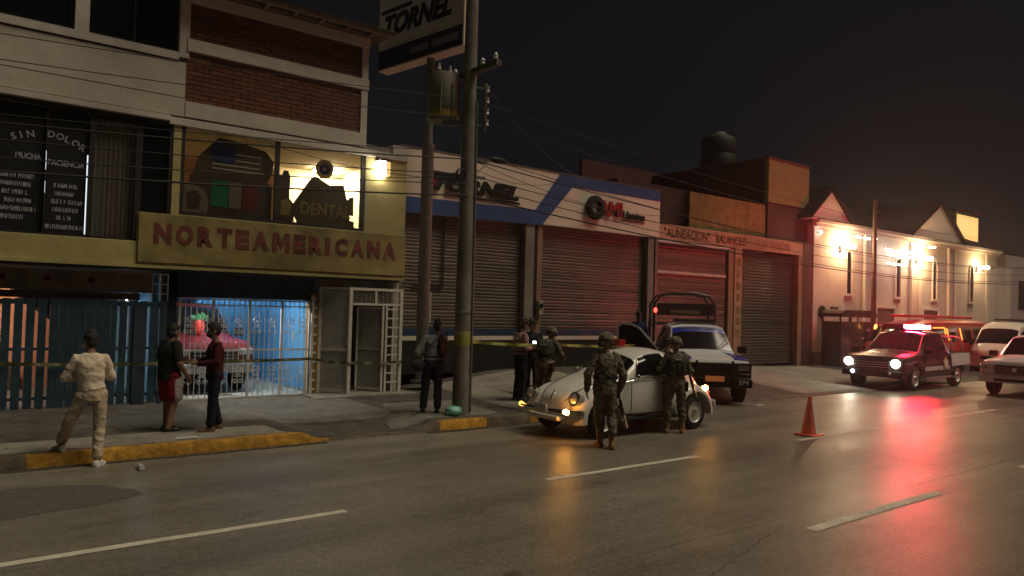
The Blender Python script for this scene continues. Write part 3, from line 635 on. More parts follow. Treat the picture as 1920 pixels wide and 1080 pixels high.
t = thing('door_edge_glow', 'slim glowing strip standing in for a lit door edge behind the slat fence', 'lamp', (3.0, GY+.9, .2)); MB().tube([(3.12, GY+1.2, .3), (3.12, GY+1.2, 2.2)], .016, 8).build('tube', 'door_glow', t); MB().box(3.14, 3.17, GY+1.19, GY+1.21, .17, 2.3).build('fitting', 'plastic_pale', t)  # glowing strip added in place of the lit door edge
for k, (x, z, w, h) in enumerate(((.35, .9, .5, .35), (1.0, .75, .35, .5))):
    t = tag(MB().box(x, x+w, GY+2.9, GY+3.3, .166, z).build('crate', ('poster_brown', 'board_grey')[k], None, origin=(x, GY+3, .166), bevel=.01), ('brown crate', 'grey crate')[k]+' on the floor of the salmon room behind the fence', 'crate')

# ------------------------------------------------------------------ slat fence, white gate, entrance cage
fe = thing('slat_fence', 'dark blue vertical slat fence in front of the shop', 'fence', (1, GY-.2, .14))
FS = GY-.25
part('rail', 'blue_slat', fe, (XL_, 3.5, FS+.03, FS+.06, .32, .37)); part('rail', 'blue_slat', fe, (XL_, 3.5, FS+.03, FS+.06, 1.18, 1.23)); part('rail', 'blue_slat', fe, (XL_, 3.5, FS+.03, FS+.06, 1.98, 2.06))
x = -3.6; s0 = None
while x < 3.5:
    gap = .055
    w = .125
    if 2.66 < x+w < 2.80: w = max(.05, 2.70-x); gap = .05
    if s0 is None: s0 = MB().box(0, .125, 0, .028, 0, 1.90).build('slat', 'blue_slat', None); s0.parent = fe; o = s0
    else: o = share(s0, fe)
    o.location = Vector((x, FS, zs(x, FS)+.02))-ORG[fe]; o.scale = (w/.125, 1, 1)
    x += w+(.05 if x < 1.5 else (.012 if x < 2.5 else .045))
part('corner_post', 'dark_blue_paint', fe, (3.42, 3.50, FS-.03, FS+.05, .14, 2.1))
part('wide_post', 'dark_blue_paint', fe, (2.98, 3.20, FS-.03, FS+.02, .14, 2.02))

gt = thing('driveway_gate', 'white iron driveway gate with scrollwork in front of lit garage', 'gate', (5.1, GY-.05, .15)); gy = GY-.06
for x in (3.80, 4.44, 5.16, 5.84, 6.46): part('gate_post', 'gate_white', gt, (x, x+.045, gy-.022, gy+.022, .17, 2.14))
part('top_rail', 'gate_white', gt, (3.80, 6.505, gy-.018, gy+.018, 2.14, 2.175)); part('second_rail', 'gate_white', gt, (3.845, 6.46, gy-.012, gy+.012, 2.03, 2.055)); part('mid_rail', 'gate_white', gt, (3.845, 6.46, gy-.012, gy+.012, 1.12, 1.15)); part('tape_rail', 'gate_white', gt, (3.845, 6.46, gy-.012, gy+.012, .90, .93)); part('bottom_rail', 'gate_white', gt, (3.80, 6.505, gy-.018, gy+.018, .16, .195))
bar0 = None; x = 3.93
while x < 6.44:
    if min(abs(x-q-.02) for q in (3.80, 4.44, 5.16, 5.84, 6.46)) > .05:
        if bar0 is None: bar0 = MB().tube([(0, 0, 0), (0, 0, 1.96)], .0085, 6).build('bar', 'gate_white', None, smooth=60); bar0.parent = gt; o = bar0
        else: o = share(bar0, gt)
        o.location = Vector((x, gy+.0, .19))-ORG[gt]
    x += .105
def spiral(cx, cz, r, a0, sgn, turns=1.25, n=12):
    return [(cx+sgn*r*(1-t/n*.8)*math.cos(a0+2*math.pi*turns*t/n), 0, cz+r*(1-t/n*.8)*math.sin(a0+2*math.pi*turns*t/n)) for t in range(n+1)]
sc0 = None
for cz, xs in ((.62, (4.28, 4.62, 4.98, 5.34, 5.68, 6.02, 6.30)), (1.62, (4.66, 4.98, 5.34, 5.68, 6.02, 6.30)), (.62, (3.98,)), (1.62, (4.02, 4.32))):
    for cx in xs:
        if sc0 is None:
            b = MB()
            for sg in (-1, 1):
                for (dx, dz, r, a0) in ((.055, .12, .055, 3.14), (.06, -.12, .055, 0), (.045, 0, .04, 1.57)): b.tube(spiral(sg*dx, dz, r, a0, sg), .0075, 5)
                b.tube([(0, 0, .2), (sg*.05, 0, .16)], .007, 5)
            sc0 = b.build('scroll', 'gate_white', None, smooth=60); sc0.parent = gt; o = sc0
        else: o = share(sc0, gt)
        o.location = Vector((cx, gy-.016, cz))-ORG[gt]

cg = thing('entrance_cage', 'white metal entrance cage with mesh side and open door', 'gate', (7.5, 15.05, .15))
CY = 15.02; zb = .19
def cbar(name, a, b, w=.06, d=None): return MB().bar(a, b, w, d or w, (0, 1, 0)).build(name, 'cage_white', cg)
for nm, x in (('post', 7.22), ('post', 8.47)): cbar(nm, (x, CY, zb), (x, CY, 2.50), .075)
cbar('top_rail', (7.26, CY, 2.47), (8.43, CY, 2.47), .06); cbar('door_head', (7.26, CY, 2.14), (8.43, CY, 2.14), .05); cbar('transom_post', (7.83, CY, 2.17), (7.83, CY, 2.44), .05)
for x in (8.02, 8.11): cbar('jamb', (x, CY, zb), (x, CY, 2.115), .045)
cbar('inner_post', (8.28, CY, zb), (8.28, CY, 2.115), .035)
for i in range(9): cbar('rung', (8.135, CY-.003, .40+i*.205), (8.43, CY-.003, .40+i*.205), .030)
# left mesh panel runs back to the wall; a ladder strip stands against the pier
cbar('side_post', (6.72, GY-.02, zb), (6.72, GY-.02, 2.50), .075); 
for z in (2.47, 1.14, .25): MB().bar((6.76, GY-.04, z), (7.19, CY+.03, z), .05, .07 if z < 2 else .05).build('side_rail', 'cage_white', cg)
b = MB(); a = Vector((6.77, GY-.05, .28)); c = Vector((7.18, CY+.04, .28)); 
for k in range(20):
    z0 = .28; 
    p0 = a+(c-a)*k/19; b.bar(p0, p0+Vector((0, 0, 2.16)), .013)
for k in range(64): z = .3+k*.0335; b.bar((a.x, a.y, z), (c.x, c.y, z), .013)
b.build('wire_mesh', 'mesh_grey', cg)
cbar('ladder_post', (6.50, GY-.16, zb), (6.50, GY-.16, 2.30), .05)
for i in range(11): cbar('ladder_rung', (6.525, GY-.16, .28+i*.195), (6.695, GY-.04, .28+i*.195), .040)
# open door leaf seen inside
cbar('door_stile', (7.62, CY+.45, zb), (7.62, CY+.45, 2.08), .045); cbar('door_rail', (7.64, CY+.44, .26), (8.0, CY+.03, .26), .05); cbar('door_rail', (7.64, CY+.44, 2.06), (8.0, CY+.03, 2.06), .04); cbar('door_rail', (7.64, CY+.44, 1.14), (8.0, CY+.03, 1.14), .03)
b = MB(); a = Vector((7.64, CY+.44, .3)); c = Vector((8.0, CY+.04, .3))
for k in range(16): p0 = a+(c-a)*k/15; b.bar(p0, p0+Vector((0, 0, 1.74)), .010)
for k in range(50): z = .3+k*.0355; b.bar((a.x, a.y, z), (c.x, c.y, z), .010)
b.build('door_mesh', 'mesh_grey', cg)
b = MB(); 
for k in range(11): b.box(7.28+k*.105, 7.285+k*.105, CY, CY+.006, 2.17, 2.44)
for k in range(8): b.box(7.26, 8.43, CY-.006, CY-.001, 2.18+k*.035, 2.185+k*.035)
b.build('transom_mesh', 'mesh_grey', cg)
tag(slab([(6.3, 14.6), (8.7, 14.55), (8.7, 15.4), (6.3, 15.4)], 'concrete', 'door_step', h=.03), 'low concrete step in front of the entrance cage')

# ------------------------------------------------------------------ tyre shop with blue and white fascia
TY = 16.0
tb = thing('tyre_shop', 'tyre shop with white and blue fascia above two roller shutters', 'building', (13.8, TY, .4))
part('side_wall', 'concrete', tb, (8.75, 9.0, TY, 26, 0, 5.9)); part('rear_wall', 'concrete', tb, (8.75, 18.2, 26, 26.2, 0, 5.9)); part('right_side_wall', 'concrete', tb, (18.0, 18.2, TY+.2, 26, 0, 5.9)); part('roof', 'concrete', tb, (9.0, 18.0, TY+.2, 26, 5.6, 5.75))
part('fascia', 'fascia_white', tb, (8.75, 18.22, TY-.12, TY+.1, 4.50, 6.0), bevel=.01)
# blue ribbon: low band on the left, rising diagonal, then high band to the right; each stands 6 mm proud
fy = TY-.12
MB().prism([(8.755, 4.40), (12.75, 4.46), (13.25, 4.88), (8.755, 4.79)], fy-.010, fy-.002).build('blue_band', 'fascia_blue', tb)
MB().prism([(12.75, 4.46), (13.30, 4.46), (14.42, 5.66), (13.95, 5.995)], fy-.016, fy-.011).build('blue_diagonal', 'fascia_blue', tb)
MB().prism([(13.97, 5.995), (18.21, 5.995), (18.21, 5.68), (14.40, 5.68)], fy-.010, fy-.002).build('blue_band', 'fascia_blue', tb)
part('fascia_edge', 'galv', tb, (8.75, 18.23, TY-.135, TY+.1, 6.0, 6.03))
text('lettering', 'TORNEL', 'black_letter', tb, 2.75, .40, face_y(9.70, fy-.03, 5.03), ext=.04, shear=.3, bold=.06)
MB().prism([(9.62, 5.52), (11.0, 5.50), (10.95, 5.40), (9.62, 5.42)], fy-.05, fy-.01).build('letter_bar', 'black_letter', tb); MB().prism([(9.66, 5.36), (9.98, 5.34), (9.9, 5.08), (9.8, 5.08)], fy-.045, fy-.012).build('red_mark', 'sign_red', tb); MB().prism([(10.1, 4.98), (12.5, 5.0), (12.5, 4.95), (10.1, 4.94)], fy-.04, fy-.012).build('letter_underline', 'black_letter', tb)
MB().lathe([(.16, -.02), (.33, -.02), (.36, -.06), (.36, -.14), (.31, -.18), (.20, -.18), (.16, -.14), (.16, -.02)], 26, (15.28, fy, 5.16), 'y').build('tyre_emblem', 'rubber', tb, smooth=40)
MB().lathe([(.002, -.03), (.16, -.03), (.16, -.05), (.002, -.05)], 18, (15.28, fy, 5.16), 'y').build('tyre_hub', 'sign_edge', tb)
text('lettering', 'AMI', 'sign_red', tb, 1.0, .44, face_y(15.45, fy-.03, 4.98), ext=.05, bold=.04); text('lettering', 'Llantas', 'black_letter', tb, .98, .24, face_y(16.5, fy-.02, 4.96), ext=.03, bold=.03); MB().box(16.45, 17.5, fy-.03, fy-.004, 4.90, 4.925).build('letter_underline', 'black_letter', tb)
def shutter(parent, x0, x1, z0, z1, y, m, pitch=.088, bot=None):
    s = part('roller_shutter', m, parent, (x0, x1, y+.05, y+.06, z0, z1)); n = int((z1-z0)/pitch); o0 = None
    b = MB(); h = pitch-.012
    for i in range(n):
        z = z0+i*pitch
        if o0 is None:
            q = MB(); pr = [(-.018, 0), (-.024, h*.3), (-.024, h*.65), (-.015, h), (.01, h), (.01, 0)]
            q.prism([(a, c) for a, c in pr], 0, x1-x0, 'yz'); o0 = q.build('slat', m, None); o0.parent = s; o = o0
        else: o = share(o0, s)
        o.location = Vector((x0, y+.035+random.uniform(-.005, .005), z+random.uniform(-.002, .002)))-ORG[parent]; o.rotation_euler = (random.uniform(-.05, .05), 0, random.uniform(-.0015, .0015))
        if m == 'shutter': o.material_slots[0].link = 'OBJECT'; o.material_slots[0].material = MATS[random.choice(('shutter', 'shutter', 'shutter_b', 'shutter_c'))]
        if bot and z < bot[0]: 
            mm = bot[1] if z > bot[2] else m
            o.material_slots[0].link = 'OBJECT'; o.material_slots[0].material = MATS[mm]
    return s
def shop_base(x0, x1, y): return None
SH = TY+.08
shutter(tb, 9.05, 12.75, .55, 4.52, SH, 'shutter'); shutter(tb, 13.45, 17.72, .55, 4.52, SH, 'shutter')
for x0, x1 in ((9.02, 12.78), (13.42, 17.75)):
    part('shutter_stripe_blue', 'shutter_blue', tb, (x0, x1, SH-.02, SH-.004, 1.40, 1.58)); part('shutter_stripe_white', 'fascia_white', tb, (x0, x1, SH-.022, SH-.004, 1.28, 1.39)); part('shutter_lower_panel', 'dark_void', tb, (x0, x1, SH-.018, SH-.003, .45, 1.275))
part('column', 'concrete', tb, (12.78, 13.10, TY-.10, TY+.2, .3, 4.50), bevel=.01); part('downpipe', 'dark_frame', tb, (13.13, 13.21, TY-.08, TY+.0, .4, 4.50)); part('column', 'column_tan', tb, (13.24, 13.42, TY-.06, TY+.2, .3, 4.50), bevel=.01); part('end_column', 'concrete', tb, (17.75, 18.02, TY-.08, TY+.2, .3, 4.50)); part('end_pipe', 'galv', tb, (18.06, 18.14, TY-.11, TY-.03, .3, 4.50), (18.16, 18.20, TY-.1, TY-.05, .3, 4.5)); part('left_column', 'concrete', tb, (8.76, 9.02, TY-.06, TY+.2, .3, 4.50))
mb = thing('meter_box', 'small pale electric meter box on the tyre shop column', 'meter box', (13.4, TY-.1, 2.0)); MB().box(13.24, 13.40, TY-.2, TY-.063, 1.98, 2.38).build('case', 'meter_box', mb, bevel=.01); MB().lathe([(.002, -.03), (.06, -.03), (.06, 0)], 14, (13.32, TY-.2, 2.24), 'y').build('dial', 'dark_glass', mb)
nb = thing('notice_board', 'dark framed sheet hanging on the left roller shutter', 'sign', (9.9, TY-.05, 2.9)); MB().box(9.35, 10.25, SH-.05, SH-.022, 2.62, 2.66).build('rail', 'dark_frame', nb); MB().box(10.21, 10.25, SH-.05, SH-.022, 2.66, 5.0-.6).build('upright', 'dark_frame', nb)
pb = tag(MB().box(9.65, 9.9, SH-.06, SH-.024, 1.72, 2.5).build('paper_notice', 'meter_box', None, origin=(9.77, SH-.04, 1.72)), 'tall pale notice hung on the left roller shutter', 'notice')
jk = tag(MB().sphere((11.3, 17, 6.08), (.8, .4, .10), 12, 6).build('tarpaulin', 'bag_maroon', None, smooth=60, origin=(11.3, 17, 6.0)), 'dark reddish tarpaulin heap on the tyre shop roof edge', 'tarpaulin')

# ------------------------------------------------------------------ alignment shop, maroon block, water tank
ab = thing('alignment_shop', 'alignment shop with painted orange fascia and two roller shutters', 'building', (22.5, TY, .3))
part('fascia', 'orange_fascia', ab, (18.25, 26.7, TY-.02, TY+.2, 4.50, 5.0), bevel=.01); part('back_mass', 'concrete', ab, (18.25, 24.6, TY+.3, 24, .1, 4.95))
part('fascia_lip', 'white_trim', ab, (18.25, 22.0, TY-.04, TY+.1, 4.40, 4.47))
text('lettering', '"ALINEACION"', 'brown_letter', ab, 2.35, .30, face_y(18.55, TY-.024, 4.60), ext=.006, bold=.015); text('lettering', 'BALANCEO', 'brown_letter', ab, 1.75, .29, face_y(21.25, TY-.024, 4.60), ext=.006, bold=.015); text('lettering', 'SUSPENSION', 'faded_letter', ab, 2.2, .28, face_y(23.6, TY-.024, 4.62), ext=.006, bold=.01)
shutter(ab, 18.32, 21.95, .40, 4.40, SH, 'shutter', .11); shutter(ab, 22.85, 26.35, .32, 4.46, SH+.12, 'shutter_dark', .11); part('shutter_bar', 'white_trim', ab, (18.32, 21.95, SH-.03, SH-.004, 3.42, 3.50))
part('column', 'column_tan', ab, (22.05, 22.35, TY+.02, TY+.25, .2, 4.50)); part('column_front', 'orange_fascia', ab, (22.35, 22.78, TY-.02, TY+.25, .2, 4.50), bevel=.01); part('right_column', 'column_tan', ab, (26.4, 26.7, TY-.02, TY+.25, .2, 4.50), bevel=.01); part('right_wall', 'maroon', ab, (26.7, 27.3, TY-.03, TY+.25, .1, 5.0))
for i in range(7): scribble(22.45, 22.70, 1.35+i*.42, .26, 'column_text', TY-.021, ab, 'column_letter')
b = MB(); n = 60; vs = []
for i in range(n+1):
    x = 20.22+4.42*i/n; y = TY+.30+.02*math.cos(i*math.pi); vs += [(x, y, 5.03), (x, y, 6.28)]
for v in list(vs): vs.append((v[0], v[1]+.03, v[2]))
m_ = 2*(n+1); fs = [(2*i, 2*i+2, 2*i+3, 2*i+1) for i in range(n)]+[(m_+2*i, m_+2*i+1, m_+2*i+3, m_+2*i+2) for i in range(n)]+[(2*i+1, 2*i+3, m_+2*i+3, m_+2*i+1) for i in range(n)]
tag(b.add(vs, fs).build('corrugated_hoarding', 'corrugated', None, origin=(22.4, TY+.3, 5.0)), 'dull yellow corrugated hoarding above the alignment shop fascia', 'hoarding')
mbk = thing('maroon_building', 'tall dark maroon block with dull yellow upper front', 'building', (26, TY+.4, 0))
part('side_wall', 'maroon', mbk, (24.7, 24.95, TY+.42, 22, 4.9, 8.1)); part('front_upper', 'ochre_paint', mbk, (24.72, 27.5, TY+.25, TY+.42, 6.42, 8.06)); part('front_lower', 'maroon', mbk, (24.72, 27.45, TY+.27, TY+.42, 5.0, 6.41)); part('right_side', 'maroon', mbk, (27.3, 27.5, TY+.42, 22, 0, 8.0)); part('parapet', 'maroon', mbk, (24.68, 27.52, TY+.23, TY+.45, 8.06, 8.14)); part('back_wall', 'maroon', mbk, (20.5, 27.5, 22, 22.2, 0, 8.25)); part('roof', 'concrete', mbk, (24.95, 27.3, TY+.45, 22, 7.8, 7.9)); part('low_block', 'maroon', mbk, (20.4, 24.65, 19.9, 22, 4.95, 7.2))
tk = thing('water_tank', 'round black water tank on top of the maroon building', 'water tank', (25.2, 19.6, 8.1)); 
MB().lathe([(.002, 0), (.72, 0), (.74, .1), (.74, .5), (.71, .55), (.74, .6), (.74, 1.1), (.66, 1.28), (.36, 1.42), (.30, 1.52), (.002, 1.54)], 28, (26.1, 19.6, 8.30), cap=False).build('tank', 'tank_black', tk, smooth=35); MB().box(25.35, 26.85, 18.85, 20.35, 7.9, 8.3).build('stand', 'maroon', tk)

# ------------------------------------------------------------------ white building with gables and wall lamps
cb = thing('gabled_building', 'pale two-storey building with small gables and lit wall lamps', 'building', (34, TY, .2))
part('wall', 'church_wall', cb, (27.5, 46.0, TY, TY+.3, 0, 5.95)); part('end_wall', 'church_wall', cb, (45.7, 46.0, TY+.3, 26, 0, 5.9)); part('eave', 'church_trim', cb, (27.4, 46.1, TY-.16, TY, 5.72, 5.86), (27.4, 46.1, TY-.28, TY, 5.862, 6.0)); part('plinth', 'concrete', cb, (27.5, 46, TY-.05, TY, 0, .75))
b = MB(); b.prism([(TY-.3, 6.0), (TY+5, 8.2), (TY+10, 6.0)], 27.4, 46.1, 'yz'); b.build('roof', 'roof_dark', cb)
for (x0, xp, x1, zt) in ((26.9, 28.35, 29.9, 7.2), (35.4, 38.4, 41.0, 7.72)):
    g = MB(); g.prism([(x0, 6.0), (x1, 6.0), (xp, zt)], TY-.22, TY+1.8); gb = g.build('gable', 'church_trim', cb)
    g = MB(); 
    for (ax, bx) in ((x0-.15, xp), (x1+.15, xp)):
        g.prism([(ax, 5.98), (bx, zt+.05), (bx, zt+.19), (ax, 6.12)], TY-.34, TY+3.2)
    g.build('gable_roof', 'roof_dark', gb)
for x in (30.2, 34.55, 38.3, 42.6):
    pts = [(x-.24, 3.15), (x+.24, 3.15), (x+.24, 4.75)]+[(x+.24*math.cos(a*math.pi/8), 4.75+.26*math.sin(a*math.pi/8)) for a in range(1, 8)]+[(x-.24, 4.75)]
    w = MB(); w.prism(pts, TY-.015, TY+.02); wo_ = w.build('niche_window', 'dark_glass', cb)
    fr = MB(); ins = [(x+(px-x)*1.3, pz if pz > 3.2 else 3.15) for px, pz in pts]
    for i in range(len(pts)-1 if False else len(pts)):
        if i == 0: continue
        a = pts[i]; c = pts[(i+1) % len(pts)]; fr.bar((a[0], TY-.03, a[1]), (c[0], TY-.03, c[1]), .07, .06, (0, 1, 0))
    fr.build('arch_frame', 'church_trim', wo_); part('window_sill', 'church_trim', wo_, (x-.34, x+.34, TY-.10, TY-.016, 3.04, 3.14))
for x in (32.3, 36.7, 40.6, 44.6): part('pilaster', 'church_trim', cb, (x-.14, x+.14, TY-.06, TY, .76, 5.70))
for x in (31.4, 35.7, 39.7): part('downpipe', 'church_trim', cb, (x-.05, x+.05, TY-.14, TY-.02, .76, 5.71))
for x0, x1 in ((32.6, 34.2), (37.1, 38.6)): d_ = part('door', 'poster_brown', cb, (x0, x1, TY-.03, TY-.004, .3, 2.5)); part('door_frame', 'church_trim', d_, (x0-.1, x0-.002, TY-.07, TY-.006, .3, 2.6), (x1+.002, x1+.1, TY-.07, TY-.006, .3, 2.6), (x0-.1, x1+.1, TY-.07, TY-.006, 2.602, 2.72))
for nm, x, z in (('plaque', 29.1, 1.55), ('plaque', 29.1, 2.35)): part(nm, 'poster_brown', cb, (x-.3, x+.3, TY-.03, TY-.003, z, z+.22))
def wall_lamp(x, z, label, nb=4, m='lamp_warm'):
    t = thing('wall_lamp', label, 'lamp', (x, TY, z), group='wall lamps of the gabled building')
    MB().box(x-.05, x+.05, TY-.06, TY-.003, z-.2, z+.1).build('bracket', 'dark_frame', t)
    for k in range(nb):
        dx = (k-(nb-1)/2)*.26; MB().tube([(x, TY-.06, z-.1), (x+dx*.6, TY-.3, z-.16), (x+dx, TY-.48, z-.04)], .012, 5).build('arm', 'dark_frame', t); MB().sphere((x+dx, TY-.48, z+.045), (.075, .075, .085), 10, 6).build('bulb', m, t, smooth=180)
wall_lamp(29.45, 5.0, 'warm branched wall lamp nearest the maroon building', 3); wall_lamp(36.3, 4.95, 'wide warm branched wall lamp below the pointed gable', 5); wall_lamp(43.2, 4.9, 'farthest warm branched wall lamp at the right', 3, 'lamp_warm_weak')
def light_string(label, p0, p1, n, sag, m):
    t = thing('light_string', label, 'string lights', p0, group='light strings on the gabled building'); pts = []
    for i in range(n+1):
        f_ = i/n; q = Vector(p0).lerp(Vector(p1), f_); q.z -= sag*4*f_*(1-f_); pts.append(q)
    MB().tube(pts, .008, 4).build('cable', 'wire', t)
    for i in range(n):
        if random.random() < .85: q = (pts[i]+pts[i+1])/2; MB().sphere(q-Vector((0,0,.05)), random.uniform(.03, .05), 6, 4).build('bulb', m, t)
light_string('short white light string near the eave, left of the post', (29.9, TY-.3, 5.60), (32.0, TY-.3, 5.62), 11, .06, 'string_bulb')
light_string('upper long white light string right of the post', (32.5, TY-.4, 5.22), (36.0, TY-.35, 5.30), 22, .10, 'string_bulb'); light_string('middle white light string right of the post', (32.5, TY-.5, 5.0), (35.6, TY-.35, 5.05), 20, .10, 'string_bulb'); light_string('lowest faint light string right of the post', (32.6, TY-.45, 4.62), (34.6, TY-.4, 4.62), 12, .03, 'string_warm'); light_string('upper faint light string close to the eave', (34.6, TY-.35, 5.64), (37.6, TY-.35, 5.64), 14, .05, 'string_warm')
sp = thing('spot_lamp', 'small white lamp at the corner next to the maroon building', 'lamp', (27.75, TY, 5.4)); MB().sphere((27.75, TY-.15, 5.5), .06, 8, 6).build('bulb', 'string_bulb', sp); MB().box(27.72, 27.78, TY-.1, TY-.002, 5.48, 5.52).build('bracket', 'dark_frame', sp)
vn = thing('wall_vent', 'round dark vent on the pale wall beside the dark van', 'vent', (27.9, TY, 2.2)); MB().lathe([(.002, -.05), (.24, -.05), (.26, -.02), (.26, 0)], 20, (28.15, TY-.003, 2.35), 'y').build('cover', 'dark_frame', vn, smooth=40)
db = thing('dormer_building', 'dark roofed house behind with one lit yellow dormer window', 'building', (50, 20, 0))
part('wall', 'roof_dark', db, (44.5, 62, 20.4, 30, 0, 7.0)); b = MB(); b.prism([(20.2, 7.0), (25.2, 10.2), (30.2, 7.0)], 44.3, 62.2, 'yz'); b.build('roof', 'roof_dark', db)
w = part('dormer_window', 'roof_eave', db, (51.6, 55.2, 20.3, 22.5, 7.02, 9.2)); part('pane', 'lit_yellow', w, (51.75, 55.05, 20.27, 20.296, 7.45, 9.0)); part('dormer_roof', 'roof_dark', w, (51.4, 55.4, 20.1, 24, 9.205, 9.35))
fbm = thing('far_building', 'pale far building fading into the haze at the right edge', 'building', (60, 14, 0))
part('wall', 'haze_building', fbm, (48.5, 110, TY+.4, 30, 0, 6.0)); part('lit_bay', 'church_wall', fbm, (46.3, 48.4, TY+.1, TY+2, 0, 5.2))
for i in range(8): part('window', 'dark_glass', fbm, (50.5+i*4.2, 52.3+i*4.2, TY+.36, TY+.395, 2.9, 4.6))
# ------------------------------------------------------------------ poles, pylon sign, wires
PX, PY = 7.80, 11.50
up_ = thing('utility_pole', 'thick concrete utility pole on the pavement carrying a transformer', 'pole', (PX, PY, .15))
MB().lathe([(.155, 0), (.148, 2), (.125, 6), (.10, 10.5)], 20, (PX, PY, .12), cap=True).build('shaft', 'concrete_pole', up_, smooth=40)
MB().lathe([(.151, 0), (.154, .02), (.153, .25), (.150, .27)], 20, (PX, PY, 1.42)).build('tape_wrap', 'tape', up_, smooth=40)
MB().lathe([(.150, 0), (.155, .01), (.155, .06), (.150, .07)], 20, (PX, PY, 2.0)).build('band', 'galv', up_, smooth=40)
cd = MB().tube([(PX+.13, PY-.13, .2), (PX+.12, PY-.12, 3), (PX+.105, PY-.105, 6)], .022, 8).build('conduit', 'galv', up_, smooth=60)
tr_ = part_empty('transformer', up_); off = ORG[up_]; ORG[tr_] = off
tx, ty_ = PX-.30, PY+.42
MB().lathe([(.002, 0), (.27, 0), (.29, .03), (.29, .85), (.26, .90), (.002, .92)], 22, (tx, ty_, 5.62)).build('tank', 'transformer', tr_, smooth=35); MB().lathe([(.292, 0), (.294, .12)], 22, (tx, ty_, 5.68)).build('stripe', 'transformer_yellow', tr_, smooth=60)
for k in range(8):
    a = k*math.pi/4; MB().bar((tx+.29*math.cos(a), ty_+.29*math.sin(a), 5.75), (tx+.29*math.cos(a), ty_+.29*math.sin(a), 6.3), .05, .02).build('fin', 'transformer', tr_)
for k in (-1, 1): MB().lathe([(.002, 0), (.05, 0), (.03, .05), (.05, .08), (.03, .13), (.02, .2), (.002, .2)], 10, (tx+k*.12, ty_, 6.52)).build('bushing', 'porcelain', tr_, smooth=40)
MB().bar((tx, ty_, 5.58), (PX, PY, 5.58), .12, .08).build('hanger', 'galv', up_)
MB().box(PX+.25, PX+.30, PY-.15, PY-.09, 5.45, 6.35).build('rack', 'galv', up_)
for k in range(4): MB().lathe([(.002, -.05), (.04, -.05), (.022, -.01), (.022, .01), (.04, .05), (.002, .05)], 10, (PX+.275, PY-.20, 5.6+k*.21)).build('spool_insulator', 'porcelain', up_, smooth=40)
for z in (5.55, 6.25): MB().bar((PX+.08, PY-.08, z), (PX+.27, PY-.12, z), .03).build('rack_arm', 'galv', up_)
MB().box(PX-.06, PX+.06, PY-.9, PY+.9, 6.46, 6.56).build('crossarm', 'wire_grey', up_); MB().box(PX-.8, PX+1.0, PY-.06, PY+.06, 9.0, 9.1).build('upper_crossarm', 'wire_grey', up_)
for k in (-.8, -.4, .5, .85): MB().lathe([(.002, 0), (.03, 0), (.05, .04), (.03, .07), (.045, .1), (.015, .15), (.002, .15)], 10, (PX, PY+k, 6.56)).build('pin_insulator', 'porcelain', up_, smooth=40)
for z, w in ((4.85, .28), (4.55, .24), (4.15, .2)): MB().box(PX+.11, PX+.11+w, PY-.10, PY-.04, z, z+.05).build('bracket', 'galv', up_)
MB().tube([(PX+.1, PY-.1, 4.62), (PX+.55, PY-.14, 5.0)], .012, 5).build('brace', 'galv', up_); MB().sphere((PX+.62, PY-.12, 4.95), (.22, .07, .06), 10, 6).build('splice_case', 'wire', up_, smooth=60)
MB().lathe([(.10, 0), (.125, .03), (.10, .05)], 16, (PX-.25, PY-.2, 4.55), 'y').build('cable_coil', 'wire', up_, smooth=60)
WIRES = 0
def wire(label, a, b, sag, r=.011, m='wire', n=22):
    global WIRES; WIRES += 1; pts = []
    for i in range(n+1):
        t = i/n; q = Vector(a).lerp(Vector(b), t); q.z -= sag*4*t*(1-t); pts.append(q)
    return tag(MB().tube(pts, r*.72, 4).build('overhead_wire', m, None, origin=a), label, 'wire', 'overhead wires along the street')
LP = -26.0; RP = 44.0
lev = [(4.20, PY-.12, .020), (4.42, PY-.10, .012), (4.62, PY+.05, .012), (4.88, PY-.10, .016), (5.05, PY+.1, .010), (5.62, PY-.2, .009), (5.97, PY-.2, .009)]
nm_ = ['lowest thick', 'second lowest thin', 'third', 'fourth thick', 'fifth thin', 'lower rack', 'upper rack']
for (z, y, r), n_ in zip(lev, nm_):
    wire('%s black overhead cable running left from the utility pole' % n_, (PX-.05, y, z), (LP, y, z+.15), .75+.25*random.random(), r); wire('%s black overhead cable running right from the utility pole' % n_, (PX+.05, y, z), (RP, y+.2, z+.1), .75+.3*random.random(), r)
wire('thin drop cable from utility pole to the dental shop wall', (PX, PY, 4.7), (7.6, FY-.06, 5.0), .1, .008); wire('slack drop cable from utility pole to the shop parapet', (PX, PY, 4.5), (5.2, FY-.06, 5.35), .15, .008)
wire('pale stay cable slanting down right from the pole rack', (PX+.28, PY-.15, 6.3), (15.0, TY-.2, 5.9), .3, .010, 'wire_grey'); wire('thin service cable from pole to tyre shop fascia end', (PX+.1, PY, 4.9), (18.1, TY-.2, 5.2), .25, .009); wire('thin drop cable from pole across the tyre shop lettering', (PX+.1, PY, 4.75), (13.9, TY-.2, 5.75), .2, .008)


